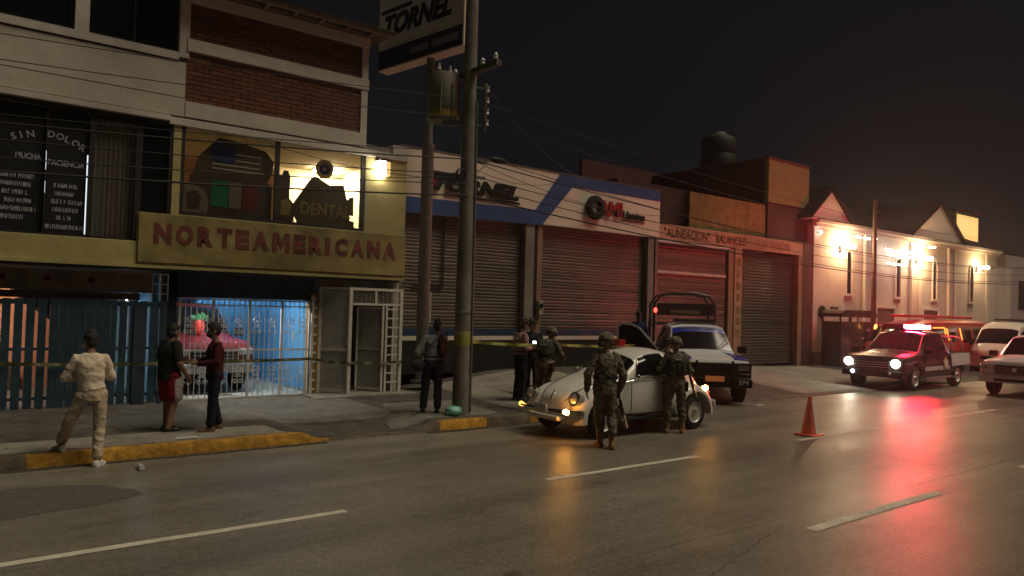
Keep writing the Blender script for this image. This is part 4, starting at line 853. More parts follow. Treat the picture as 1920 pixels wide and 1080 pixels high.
gp = thing('pylon_sign', 'white boxed tyre sign with black lettering on a steel pylon', 'sign', (9.22, 15.28, .35))
MB().lathe([(.145, 0), (.145, 5.6), (.15, 5.62), (.15, 5.7), (.10, 5.72), (.10, 8.0)], 20, (9.22, 15.28, .30), cap=True).build('pylon', 'galv', gp, smooth=35); MB().lathe([(.26, 0), (.26, .05), (.002, .06)], 16, (9.22, 15.28, .34)).build('base_plate', 'galv', gp)
ang = R(9.5); ud = Vector((-math.sin(ang), math.cos(ang), 0)); nd = Vector((-math.cos(ang), -math.sin(ang), 0)); c0 = Vector((9.22, 15.28, 0))
SB, ST, SW, SD = 8.05, 9.95, 1.30, .34
def sbox(name, m, u0, u1, n0, n1, z0, z1, parent=gp):
    vs = [c0+ud*u+nd*n+Vector((0, 0, z)) for z in (z0, z1) for u, n in ((u0, n0), (u1, n0), (u1, n1), (u0, n1))]
    return MB().add(vs, [(0,3,2,1),(4,5,6,7),(0,1,5,4),(1,2,6,5),(2,3,7,6),(3,0,4,7)]).build(name, m, parent)
sbox('sign_box', 'sign_edge', -SW, SW+.55, -SD/2, SD/2, SB, ST); sbox('sign_face', 'sign_white', -SW+.02, SW+.53, SD/2+.001, SD/2+.012, SB+.02, ST-.02); sbox('navy_band', 'sign_navy', -SW+.02, SW+.53, SD/2+.013, SD/2+.018, SB+.03, SB+.50)
def sign_text(nm, body, m, u0, z, w, h, shear, bold, ext=.01, dn=SD/2+.013):
    o = c0+ud*u0+nd*dn+Vector((0, 0, z)); return text(nm, body, m, gp, w, h, face_dir(o, -ud), ext, shear, bold)
sign_text('lettering', 'TORNEL', 'black_letter', SW+.30, SB+.80, 2.5, .55, .3, .05); o = sbox('letter_bar', 'black_letter', SW-.75, SW+.45, SD/2+.013, SD/2+.02, SB+1.40, SB+1.50); sbox('logo_mark', 'black_letter', -.75, -.35, SD/2+.013, SD/2+.02, SB+1.62, ST-.05)
sbox('band_print', 'pale_letter', -.1, .55, SD/2+.019, SD/2+.022, SB+.18, SB+.34); sbox('band_print', 'pale_letter', -1.15, -.25, SD/2+.019, SD/2+.022, SB+.18, SB+.36)
po = thing('slim_post', 'slim dark steel post standing before the pale gabled building', 'pole', (29.9, 14.77, .1)); MB().lathe([(.11, 0), (.09, 3), (.07, 6.9), (.002, 6.92)], 12, (29.9, 14.77, .02), cap=True).build('shaft', 'poster_brown', po, smooth=40); MB().box(29.75, 30.02, 14.60, 14.68, 6.4, 6.5).build('cap_bracket', 'dark_frame', po)
ol = thing('post_lamp', 'small orange lamp fixed low on the slim post', 'lamp', (29.8, 14.6, 1.65)); MB().sphere((29.8, 14.63, 1.78), (.08, .05, .13), 8, 6).build('lens', 'orange_lamp', ol, smooth=180); MB().box(29.76, 29.86, 14.655, 14.675, 1.62, 1.93).build('plate', 'dark_frame', ol)
# police tape
def tape_run(label, pts, w=.06, sag=.05, m='tape_shaded'):
    t = thing('police_tape', label, 'tape', pts[0]); b = MB(); vs = []; fs = []; marks = MB(); n = 40
    for a, c in zip(pts[:-1], pts[1:]):
        k0 = len(b.v); vv = []
        for i in range(n+1):
            f_ = i/n; q = Vector(a).lerp(Vector(c), f_); q.z -= sag*4*f_*(1-f_); tw = .35*math.sin(i*.5+a[0]); dy = Vector((0, math.sin(tw)*w/2, math.cos(tw)*w/2)); vv += [q-dy, q+dy]
        ff = [(2*i, 2*i+2, 2*i+3, 2*i+1) for i in range(n)]; b.add(vv, ff)
        d = Vector((0, -.004, 0)); mk = []
        for i in range(0, n, 4): marks.add([vv[2*i].lerp(vv[2*i+1], .25)+d, vv[2*i+2].lerp(vv[2*i+3], .25)+d, vv[2*i+2].lerp(vv[2*i+3], .75)+d, vv[2*i].lerp(vv[2*i+1], .75)+d], [(0, 1, 2, 3)])
    b.build('ribbon', m, t); marks.build('print', 'tape_print', t); return t
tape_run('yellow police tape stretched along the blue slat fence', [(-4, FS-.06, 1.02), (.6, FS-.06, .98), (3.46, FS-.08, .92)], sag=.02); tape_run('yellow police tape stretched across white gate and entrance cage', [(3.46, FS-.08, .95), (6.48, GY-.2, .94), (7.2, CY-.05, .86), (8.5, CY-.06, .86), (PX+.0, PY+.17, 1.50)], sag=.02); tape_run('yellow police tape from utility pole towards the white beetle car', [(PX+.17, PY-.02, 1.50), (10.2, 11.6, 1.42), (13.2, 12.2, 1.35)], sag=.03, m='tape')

# ------------------------------------------------------------------ vehicles (local frame: nose at x = 0, heading -X)
def wheel(parent, x, y, r, w, out, rim='rim_pale', hub='chrome', name='wheel', spokes=0):
    e = part_empty(name, parent, (x, y, r)); s = out; h = w/2
    MB().lathe([(r*.60, -h*s), (r*.88, -h*s*1.0), (r*.97, -h*s*.8), (r, -h*s*.4), (r, h*s*.4), (r*.97, h*s*.8), (r*.88, h*s), (r*.62, h*s*.95)], 30, (0, 0, 0), 'y').build('tyre', 'rubber', e, smooth=50)
    MB().lathe([(r*.63, h*s*.93), (r*.60, h*s*.96), (r*.55, h*s*.70), (r*.30, h*s*.62), (r*.22, h*s*.78), (.001, h*s*.8)], 24, (0, 0, 0), 'y').build('rim', rim, e, smooth=40)
    MB().lathe([(r*.20, h*s*.78), (r*.17, h*s*.98), (.001, h*s*1.02)], 16, (0, 0, 0), 'y').build('hub_cap', hub, e, smooth=40)
    for k in range(spokes):
        a = 2*math.pi*k/spokes; b = MB().bar((r*.2*math.cos(a), h*s*.72, r*.2*math.sin(a)), (r*.58*math.cos(a), h*s*.8, r*.58*math.sin(a)), .05, .03, (0, 1, 0)); b.build('spoke', rim, e)
    return e
class Skin:
    def __init__(s, st): s.st = st
    def pt(s, u, k, side=1):
        i = min(int(u), len(s.st)-2); t = u-i; a, b = s.st[i], s.st[i+1]; j = min(int(k), len(a[1])-2); q = k-j
        def e(S): return S[0], S[1][j][0]+(S[1][j+1][0]-S[1][j][0])*q, S[1][j][1]+(S[1][j+1][1]-S[1][j][1])*q
        A, B = e(a), e(b); return Vector((A[0]+(B[0]-A[0])*t, side*(A[1]+(B[1]-A[1])*t), A[2]+(B[2]-A[2])*t))
    def body(s, name, m, parent, smooth=38, cuts=(), cutmat='plastic_black', sub=0):
        rings = []
        for x, h in s.st: rings.append([Vector((x, y, z)) for y, z in h]+[Vector((x, -y, z)) for y, z in reversed(h[1:-1])])
        o = MB().rings(rings).build(name, m, parent, smooth=smooth)
        for c in cuts:
            c.data.materials.append(MATS[cutmat]); c.hide_render = True
            b = o.modifiers.new('c', 'BOOLEAN'); b.operation = 'DIFFERENCE'; b.object = c; b.solver = 'EXACT'; b.material_mode = 'TRANSFER'
        if cuts: PENDING.append((o, 0)); CUTTERS.extend(cuts)
        return o
    def patch(s, name, m, parent, corners, side=1, n=8, k_=5, off=.006, smooth=60, both=False):
        # corners: four (u, k) values: low-front, low-rear, high-rear, high-front
        b = MB()
        for sd in ((1, -1) if both else (side,)):
            vs = []; fs = []; c = corners
            for j in range(k_+1):
                for i in range(n+1):
                    a = i/n; q = j/k_
                    u = (c[0][0]*(1-a)+c[1][0]*a)*(1-q)+(c[3][0]*(1-a)+c[2][0]*a)*q; k = (c[0][1]*(1-a)+c[1][1]*a)*(1-q)+(c[3][1]*(1-a)+c[2][1]*a)*q
                    P = s.pt(u, k, sd); e = .02; du = s.pt(min(u+e, len(s.st)-1.001), k, sd)-s.pt(max(u-e, 0), k, sd); dk = s.pt(u, min(k+e, len(s.st[0][1])-1.001), sd)-s.pt(u, max(k-e, 0), sd)
                    N = du.cross(dk)
                    if N.length < 1e-9: N = Vector((0, sd, 0))
                    N.normalize(); ctr = Vector((P.x, 0, .8))
                    if N.dot(P-ctr) < 0: N = -N
                    vs.append(P+N*off)
            for j in range(k_):
                for i in range(n): a = j*(n+1)+i; fs.append((a, a+1, a+n+2, a+n+1))
            b.add(vs, fs)
        return b.build(name, m, parent, smooth=smooth)
CUTTERS = []
def cutter_cyl(parent, x, r, y0, y1, z):
    return MB().lathe([(r, y0), (r, y1)], 28, (x, 0, z), 'y', cap=True).build('cut', None, parent)
def cutter_box(parent, *q): return MB().box(*q).build('cut', None, parent)
def PU(x, zb, wb, wm, zbelt, wbelt, ze, wt, zc):
    return (x, [(0, zb), (wb, zb), (wm, zb+.16), (wm+.015, (zb+zbelt)/2+.08), (wbelt, zbelt), (wt, ze), (wt*.6, zc-.008), (0, zc)])
PICK = [PU(0, .50, .72, .80, .84, .80, .90, .74, .93), PU(.07, .46, .80, .90, .92, .88, .99, .80, 1.02), PU(.30, .42, .84, .93, .96, .91, 1.04, .82, 1.07), PU(1.30, .34, .84, .94, 1.03, .92, 1.09, .80, 1.14),
        PU(2.02, .34, .84, .94, 1.06, .92, 1.68, .67, 1.74), PU(2.55, .34, .84, .94, 1.07, .92, 1.73, .68, 1.80), PU(3.25, .34, .84, .94, 1.07, .92, 1.72, .67, 1.79), PU(3.52, .34, .84, .94, 1.07, .92, 1.14, .86, 1.15), PU(3.56, .36, .84, .94, 1.04, .93, 1.09, .90, 1.09), PU(5.08, .40, .84, .94, 1.05, .93, 1.10, .90, 1.10), PU(5.15, .44, .80, .90, 1.02, .89, 1.07, .86, 1.07)]
def pickup(t, paint='car_white', front='plastic_black', rim='rim_pale', bed=True, door_open=None):
    S = Skin(PICK); r = .37
    cuts = [cutter_cyl(t, x, .45, -1.2, -.52, .40) for x in (.86, 4.12)]+[cutter_cyl(t, x, .45, .52, 1.2, .40) for x in (.86, 4.12)]
    if bed: cuts.append(cutter_box(t, 3.68, 5.04, -.76, .76, .62, 1.4))
    body = S.body('body', paint, t, cuts=cuts)
    for x in (.86, 4.12):
        for s in (-1, 1): wheel(t, x, s*.80, r, .24, s, rim)
    S.patch('windshield', 'dark_glass', t, [(3.08, 5.12), (3.94, 5.10), (3.94, 7, ), (3.08, 7)], 1, both=True, off=.008)
    S.patch('rear_window', 'dark_glass', t, [(6.2, 5.3), (6.85, 5.3), (6.85, 7), (6.2, 7)], 1, both=True, off=.008)
    for s in (-1, 1):
        S.patch('side_window', 'dark_glass', t, [(3.28, 4.12), (4.92, 4.12), (4.96, 4.90), (4.04, 4.90)], s, off=.008); S.patch('side_window', 'dark_glass', t, [(5.05, 4.12), (6.05, 4.12), (5.98, 4.90), (5.05, 4.90)], s, off=.008)
        b = MB()
        for x in (1.42, 2.52, 3.42): b.box(x-.006, x+.006, s*.938, s*.957, .48, 1.02)
        b.build('door_seam', 'seam', t)
        for x in (2.36, 3.26): MB().box(x-.09, x+.09, s*.955, s*.985, .93, .965).build('door_handle', 'plastic_black' if paint != 'car_red' else 'chrome', t, bevel=.006)
        m_ = MB(); m_.box(1.50, 1.62, min(s*.95, s*1.17), max(s*.95, s*1.17), 1.10, 1.27); m_.build('mirror', 'plastic_black', t, bevel=.02)
        MB().box(1.35, 3.55, min(s*.90, s*1.04), max(s*.90, s*1.04), .33, .38).build('side_step', 'satin_metal', t, bevel=.012)
        MB().box(5.10, 5.165, min(s*.70, s*.905), max(s*.70, s*.905), .66, 1.0).build('tail_lamp', 'lens_red', t, bevel=.01)
        MB().box(-.03, .12, min(s*.52, s*.87), max(s*.52, s*.87), .76, .90).build('headlight', 'headlamp', t, bevel=.02)
    MB().box(-.06, .30, -.90, .90, .40, .60).build('front_bumper', front, t, bevel=.03); MB().box(5.12, 5.26, -.88, .88, .46, .62).build('rear_bumper', 'satin_metal', t, bevel=.02)
    g = MB().box(-.035, .05, -.50, .50, .64, .90).build('grille', 'plastic_black', t, bevel=.01)
    for k in range(3): MB().box(-.045, -.036, -.48, .48, .69+k*.07, .705+k*.07).build('grille_bar', 'satin_metal', g)
    return S, body
# --- white beetle
bt = thing('beetle_car', 'white rounded beetle car with lit amber indicators parked at kerb', 'car', (8.22, 9.68, 0), R(-1.5), local=True); bt.scale = (.955, 1, 1)
def BS(x, zb, w0, zbelt, wbelt, zt, wt):
    return (x, [(0, zb), (w0*.8, zb), (w0, zb+.06), (w0*1.02, (zb+zbelt)/2), (wbelt, zbelt), (wbelt*.45+wt*.55, zbelt+(zt-zbelt)*.62), (wt*.88, zt-(zt-zbelt)*.13), (wt*.5, zt-(zt-zbelt)*.02), (0, zt)])
raw = [BS(.20, .42, .22, .50, .22, .58, .20), BS(.26, .36, .34, .56, .33, .70, .28), BS(.42, .33, .44, .66, .43, .82, .36), BS(.70, .30, .50, .76, .50, .92, .42), BS(1.0, .29, .56, .84, .56, .985, .48), BS(1.30, .28, .62, .90, .62, 1.03, .54), BS(1.42, .28, .64, .93, .65, 1.06, .56), BS(1.58, .28, .66, .95, .67, 1.24, .53), BS(1.76, .28, .67, .96, .68, 1.40, .51), BS(2.0, .28, .68, .97, .69, 1.475, .51), BS(2.35, .28, .68, .97, .69, 1.50, .51), BS(2.7, .28, .67, .96, .68, 1.46, .50), BS(3.0, .29, .64, .94, .65, 1.35, .47), BS(3.25, .30, .60, .90, .60, 1.20, .43), BS(3.5, .31, .54, .80, .54, 1.00, .38), BS(3.72, .33, .46, .66, .46, .80, .34), BS(3.88, .36, .36, .52, .36, .62, .28), BS(3.96, .40, .24, .46, .24, .52, .2)]
S = Skin(raw); bd = S.body('body', 'car_white', bt, smooth=50)
ss = bd.modifiers.new('s', 'SUBSURF'); ss.levels = ss.render_levels = 1; PENDING.append((bd, 0))
def fender(cx, R0, name, s, xs=1.0, y0=.42, y1=.775, front=True):
    rings = []; n = 18
    for i in range(n+1):
        a = R(-6+191*i/n) if front else R(-8+196*i/n)
        ca, sa = -math.cos(a), math.sin(a); ring = []
        stretch = 1.0
        if front: stretch = 1.12 if ca > 0 else 1.16
        else: stretch = 1.18 if ca < 0 else 1.22
        for (yy, rr) in ((y0, R0+.03), (y0+.12, R0+.045), (y1-.14, R0+.03), (y1-.05, R0-.01), (y1, R0-.07), (y1-.005, R0-.10), (y1-.04, R0-.105), (y0, R0-.03)):
            ring.append(Vector((cx+ca*rr*stretch*xs, s*yy, .31+sa*rr*1.04)))
        rings.append(ring)
    return MB().rings(rings).build(name, 'car_white', bt, smooth=60)
for s in (-1, 1):
    fender(.80, .47, 'front_fender', s); fender(3.20, .47, 'rear_fender', s, front=False)
    MB().box(1.30, 2.72, min(s*.60, s*.765), max(s*.60, s*.765), .27, .31).build('running_board', 'plastic_black', bt, bevel=.01)
    wheel(bt, .80, s*.655, .315, .17, s, 'rim_pale', 'chrome'); wheel(bt, 3.20, s*.665, .315, .17, s, 'rim_pale', 'chrome')
    hl = MB().lathe([(.002, .055), (.06, .045), (.098, 0), (.108, -.02), (.10, -.16)], 22, (0, 0, 0), 'x'); 
    hl.v = [Vector((-v.x, v.y, v.z)) for v in hl.v]; hl.xf(Matrix.Translation((.235, s*.575, .68)) @ Matrix.Rotation(R(16), 4, 'Y')); hl.build('headlight', 'headlamp', bt, smooth=50)
    rg = MB().lathe([(.100, -.015), (.118, -.012), (.120, .02), (.112, .04)], 22, (0, 0, 0), 'x'); rg.xf(Matrix.Translation((.235, s*.575, .68)) @ Matrix.Rotation(R(16), 4, 'Y')); rg.build('headlight_rim', 'chrome', bt, smooth=50)
    MB().sphere((.035, s*.60, .475), (.03, .075, .045), 10, 8).build('turn_signal', 'signal_on' if s < 0 else 'signal_dim', bt, smooth=180)
    MB().sphere((3.66, s*.625, .62), (.07, .075, .12), 12, 8).build('tail_lamp', 'lens_red', bt, smooth=180)
    MB().sphere((3.60, s*.655, .735), (.06, .06, .055), 10, 8).build('rear_turn_signal', 'signal_on' if s < 0 else 'lens_amber', bt, smooth=180)
    S.patch('side_window', 'dark_glass', bt, [(7.35, 4.22), (10.35, 4.22), (10.25, 5.62), (8.35, 5.55)], s, off=.008, n=12, k_=8); S.patch('rear_side_window', 'dark_glass', bt, [(10.65, 4.30), (12.35, 4.35), (11.75, 5.5), (10.65, 5.6)], s, off=.008, n=10, k_=8)
    fr = MB(); cs = [(7.28, 4.16), (10.42, 4.16), (10.32, 5.70), (8.3, 5.63), (7.28, 4.16)]
    for (a, b_) in zip(cs[:-1], cs[1:]):
        P = [S.pt(a[0]+(b_[0]-a[0])*i/6, a[1]+(b_[1]-a[1])*i/6, s)+Vector((0, s*.008, .002)) for i in range(7)]; fr.tube(P, .010, 6)
    fr.build('window_trim', 'chrome', bt, smooth=60)
    sm = MB()
    for cs in ([(6.75, .9), (6.75, 3.9)], [(10.5, .9), (10.5, 4.1)], [(6.75, .95), (10.5, .95)]):
        sm.tube([S.pt(cs[0][0]+(cs[1][0]-cs[0][0])*i/8, cs[0][1]+(cs[1][1]-cs[0][1])*i/8, s)+Vector((0, s*.001, 0)) for i in range(9)], .005, 5)
    sm.build('door_seam', 'seam', bt); P = S.pt(10.1, 3.72, s); MB().box(P.x-.08, P.x+.07, P.y-.004*s if s > 0 else P.y-.035, P.y+.035 if s > 0 else P.y+.004, P.z-.015, P.z+.015).build('door_handle', 'plastic_black', bt, bevel=.006)
    MB().sphere((1.52, s*.80, 1.02), (.03, .075, .06), 10, 6).build('mirror', 'chrome', bt, smooth=180); MB().tube([(1.5, s*.66, .97), (1.52, s*.77, 1.0)], .01, 5).build('mirror_arm', 'chrome', bt)
    MB().tube([S.pt(u_, 4.02, s)+Vector((0, s*.006, 0)) for u_ in (2, 3, 4, 5, 6, 7, 8, 9, 10, 11, 12)], .007, 5).build('belt_trim', 'chrome', bt)
S.patch('windshield', 'dark_glass', bt, [(6.25, 5.3), (7.75, 5.3), (7.75, 8), (6.25, 8)], 1, both=True, off=.008, n=8, k_=8); S.patch('rear_window', 'dark_glass', bt, [(12.1, 6.0), (13.0, 6.0), (13.0, 8), (12.1, 8)], 1, both=True, off=.008)
def bumper(name, x, bow, z):
    pts = [(x+bow*(abs(i)/6)**2.4+(.16 if abs(i) == 6 else 0)*(1 if bow > 0 else -1), i*.125, z) for i in range(-6, 7)]
    b = MB(); rings = []
    for (px, py, pz) in pts: 
        sg = -1 if bow > 0 else 1; rings.append([Vector((px, py, pz-.06)), Vector((px+sg*.02, py, pz-.05)), Vector((px+sg*.028, py, pz)), Vector((px+sg*.02, py, pz+.05)), Vector((px, py, pz+.06)), Vector((px-sg*.02, py, pz))])
    return b.rings(rings).build(name, 'chrome', bt, smooth=40)
bf = bumper('front_bumper', .02, .12, .44); bumper('rear_bumper', 4.03, -.12, .44); 
MB().box(-.016, -.010, -.56, -.20, .455, .485).build('bumper_strip', 'plastic_black', bf); MB().box(-.016, -.010, .20, .56, .455, .485).build('bumper_strip', 'plastic_black', bf)
MB().box(-.035, -.018, -.16, .16, .42, .56).build('number_plate', 'plate', bt, bevel=.004); MB().box(.0, .22, -.42, .42, .30, .37).build('front_apron', 'car_white', bt, bevel=.02)
MB().tube([(.205, 0, .60), (.235, 0, .68), (.30, 0, .76)], .013, 6).build('hood_handle', 'chrome', bt)
hs_ = MB(); 
for s in (-1, 1): hs_.tube([S.pt(u_, k_, s)+Vector((0, 0, .001)) for u_, k_ in ((1, 4.6), (2, 5.0), (3, 5.2), (4, 5.3), (5, 5.4), (5.9, 5.6))], .006, 5)
hs_.build('hood_seam', 'seam', bt)
MB().box(1.98, 2.16, .10, .48, 1.485, 1.62).build('roof_sign', 'lens_red', bt, bevel=.015); MB().box(1.97, 2.17, .49, .66, 1.45, 1.60).build('roof_sign_end', 'plastic_black', bt, bevel=.01); MB().tube([(1.6, -.4, 1.24), (1.75, .35, 1.40)], .006, 4).build('wiper', 'plastic_black', bt)
MB().lathe([(.16, 0), (.18, .012), (.16, .024)], 20, (1.66, -.33, .98), 'x').build('steering_wheel', 'plastic_black', bt)

# --- blue and white police pickup with open door, nose towards the street
dvec = Vector((-.645, -.764)); pb_rot = math.atan2(-dvec.y, -dvec.x)
pb_ = thing('police_pickup', 'blue and white police pickup with open door and rear roll cage', 'pickup truck', (14.62, 10.98, 0), pb_rot, local=True); pb_.scale = (1, 1, 1.05)
S, body = pickup(pb_, 'car_pale', 'plastic_black', 'rim_pale')
S.patch('windshield_strip', 'car_blue', pb_, [(3.74, 5.12), (3.94, 5.10), (3.94, 7), (3.74, 7)], both=True, off=.013)
for s in (-1, 1): S.patch('hood_stripe', 'car_blue', pb_, [(1.05, 4.3), (2.98, 4.3), (2.98, 5.95), (1.05, 5.95)], s, off=.008, n=16, k_=12)
b = None
for i in range(26):
    y = -.45+i*.036; x = 1.30+.72*.845; z = 1.145+(1.735-1.145)*.845
    if i in (8, 9, 17): continue
    MB().box(x-.02, x-.004, y, y+.022, z+.012, z+.055).build('strip_letter', 'plate', pb_)
MB().box(-.065, -.05, -.86, .86, .62, .95).build('grille_backing', 'plastic_black', pb_)
for k in range(5): MB().tube([(-.085, -.84, .65+k*.068), (-.10, 0, .65+k*.068), (-.085, .84, .65+k*.068)], .014, 6).build('guard_bar', 'car_black', pb_, smooth=60)
for s in (-1, 1): MB().box(-.082, -.066, min(s*.55, s*.80), max(s*.55, s*.80), .78, .90).build('lamp_lens', 'headlamp', pb_, bevel=.006)
MB().box(-.13, -.101, -.22, .22, .54, .66).build('number_plate', 'plate_orange_glow', pb_)
for s in (-1, 1): MB().tube([(-.10, s*.42, .42), (-.14, s*.42, .7), (-.10, s*.42, 1.0)], .03, 8).build('push_bar', 'plastic_black', pb_)
text('unit_number', '374', 'plate', pb_, .22, .10, face_dir((-.125, -.56, .48), (0, -1, 0)), .004, 0, .02)
MB().box(-.035, -.0, -.89, -.60, .93, .955).build('lamp_trim', 'chrome', pb_); MB().box(-.12, -.102, -.86, -.62, .70, .73).build('lamp_trim', 'chrome', pb_)
lb = MB().box(2.25, 2.50, -.55, .55, 1.80, 1.90).build('light_bar', 'car_dark', pb_, bevel=.02)
# roll cage over the bed
cgp = MB(); C = []
def ct(name, *p): return MB().tube(p, .035, 8).build(name, 'car_dark', pb_, smooth=60)
for x in (3.75, 4.55): ct('cage_hoop', (x, -.86, 1.08), (x, -.86, 2.28), (x, -.70, 2.50), (x, -.35, 2.58), (x, .35, 2.58), (x, .70, 2.50), (x, .86, 2.28), (x, .86, 1.08))
for y in (-.66, 0, .66): ct('cage_rail', (3.75, y, 2.56 if y == 0 else 2.51), (4.55, y, 2.56 if y == 0 else 2.51))
for s in (-1, 1): ct('cage_brace', (4.55, s*.86, 2.0), (5.05, s*.86, 1.1)); ct('cage_side_rail', (3.75, s*.86, 1.7), (4.55, s*.86, 1.7))
ct('cage_cross', (3.75, -.86, 2.1), (3.75, .86, 2.1)); ct('cage_cross', (3.75, -.86, 1.75), (3.75, .86, 1.75))
MB().box(3.70, 3.73, -.8, .8, 1.98, 2.30).build('cage_panel', 'car_dark', pb_); MB().sphere((3.70, .84, 2.1), (.03, .05, .07), 8, 6).build('cage_lamp', 'tail_on', pb_, smooth=180)
MB().box(3.68, 3.71, -.42, .42, 2.02, 2.12).build('cage_reflection', 'column_tan', pb_)  # tan strip stands in for an orange reflection on the cage
# opened kerb-side door, hinged at the front pillar
dr = part_empty('open_door', pb_, (1.42, .95, 0), (0, 0, R(66)))
dm = MB(); dm.prism([(0, .42), (1.26, .42), (1.26, 1.06), (0, 1.03)], -.04, .03); dm.build('door_panel', 'car_pale', dr, bevel=.01)
fr = MB(); q = [(0, 1.04), (.08, 1.06), (.66, 1.64), (.84, 1.72), (1.10, 1.74), (1.22, 1.68), (1.25, 1.06)]
for a, b_ in zip(q[:-1], q[1:]): fr.bar((a[0], -.005, a[1]), (b_[0], -.005, b_[1]), .045, .045, (0, 1, 0))
fr.build('window_frame', 'car_pale', dr); MB().prism([(.1, 1.06), (1.24, 1.06), (1.21, 1.67), (1.10, 1.73), (.84, 1.71), (.66, 1.63)], -.008, -.002).build('door_glass', 'dark_glass', dr); MB().box(.05, 1.18, .031, .05, .5, 1.0).build('door_card', 'plastic_black', dr)
# --- police pickup with lit beacon and headlights
pc = thing('patrol_pickup', 'police pickup with blazing red beacon bar and lit headlights', 'pickup truck', (22.45, 11.12, 0), R(2), local=True)
S, body = pickup(pc, 'car_black', 'plastic_black', 'rim_pale')
S.patch('white_side', 'car_pale', pc, [(7.05, 2.6), (9.0, 2.6), (9.0, 4.6), (7.05, 4.6)], -1, off=.004); S.patch('door_stripe', 'car_pale', pc, [(3.2, 2.3), (6.4, 2.3), (6.4, 2.75), (3.2, 2.75)], -1, off=.005)
S.patch('pillar_trim', 'car_pale', pc, [(6.02, 4.05), (6.95, 4.05), (6.9, 4.9), (6.05, 4.95)], -1, off=.007)
st_ = []
for k in range(10):
    a = math.pi/2+k*math.pi/5; r_ = .23 if k % 2 == 0 else .15; st_.append((2.98+r_*math.cos(a), .78+r_*math.sin(a)))
MB().prism(st_, -.975, -.962).build('star_emblem', 'emblem_gold', pc); MB().lathe([(.002, 0), (.13, 0), (.13, -.012), (.002, -.012)], 18, (2.98, -.976, .78), 'y').build('emblem_disc', 'cone_white', pc)
for s in (-1, 1):
    MB().lathe([(.002, -.06), (.09, -.05), (.125, 0)], 18, (-.035, s*.70, .82), 'x').build('lit_lens', 'head_on', pc, smooth=60)
    MB().lathe([(.002, -.03), (.04, -.025), (.05, 0)], 12, (-.07, s*.55, .52), 'x').build('fog_lamp', 'fog_on' if s > 0 else 'headlamp', pc, smooth=60)
bar = MB().box(2.32, 2.60, -.68, .68, 1.80, 1.84).build('beacon_base', 'plastic_black', pc); MB().box(2.33, 2.59, -.50, .0, 1.842, 1.97).build('lit_beacon', 'beacon_core', pc, bevel=.02); MB().box(2.20, 2.66, .005, .66, 1.842, 1.99).build('beacon_lens', 'lens_red', pc, bevel=.02); MB().box(2.33, 2.59, -.66, -.505, 1.842, 1.96).build('beacon_lens', 'beacon_on', pc, bevel=.02)  # unlit lens block juts forward to shield the shutters from beacon light
for x in (3.75, 4.6): MB().tube([(x, -.84, 1.08), (x, -.84, 1.55), (x, -.6, 1.62), (x, .6, 1.62), (x, .84, 1.55), (x, .84, 1.08)], .03, 7).build('cage_hoop', 'satin_metal', pc, smooth=60)
MB().box(5.17, 5.19, -.9, -.72, .72, .98).build('lit_tail_lamp', 'tail_on', pc)
# --- white pickup at right edge
sv = thing('white_pickup', 'white pickup partly cut off at the right edge of the picture', 'pickup truck', (24.35, 7.98, 0), R(1), local=True)
S, body = pickup(sv, 'car_pale', 'car_pale', 'rim_dark'); MB().box(-.075, -.062, -.5, .5, .44, .52).build('lower_intake', 'plastic_black', sv); MB().lathe([(.002, -.02), (.06, -.018), (.07, 0)], 14, (-.036, 0, .78), 'x').build('badge', 'chrome', sv); MB().box(2.2, 2.3, -.05, .05, 1.80, 1.84).build('roof_lamp', 'signal_dim', sv)
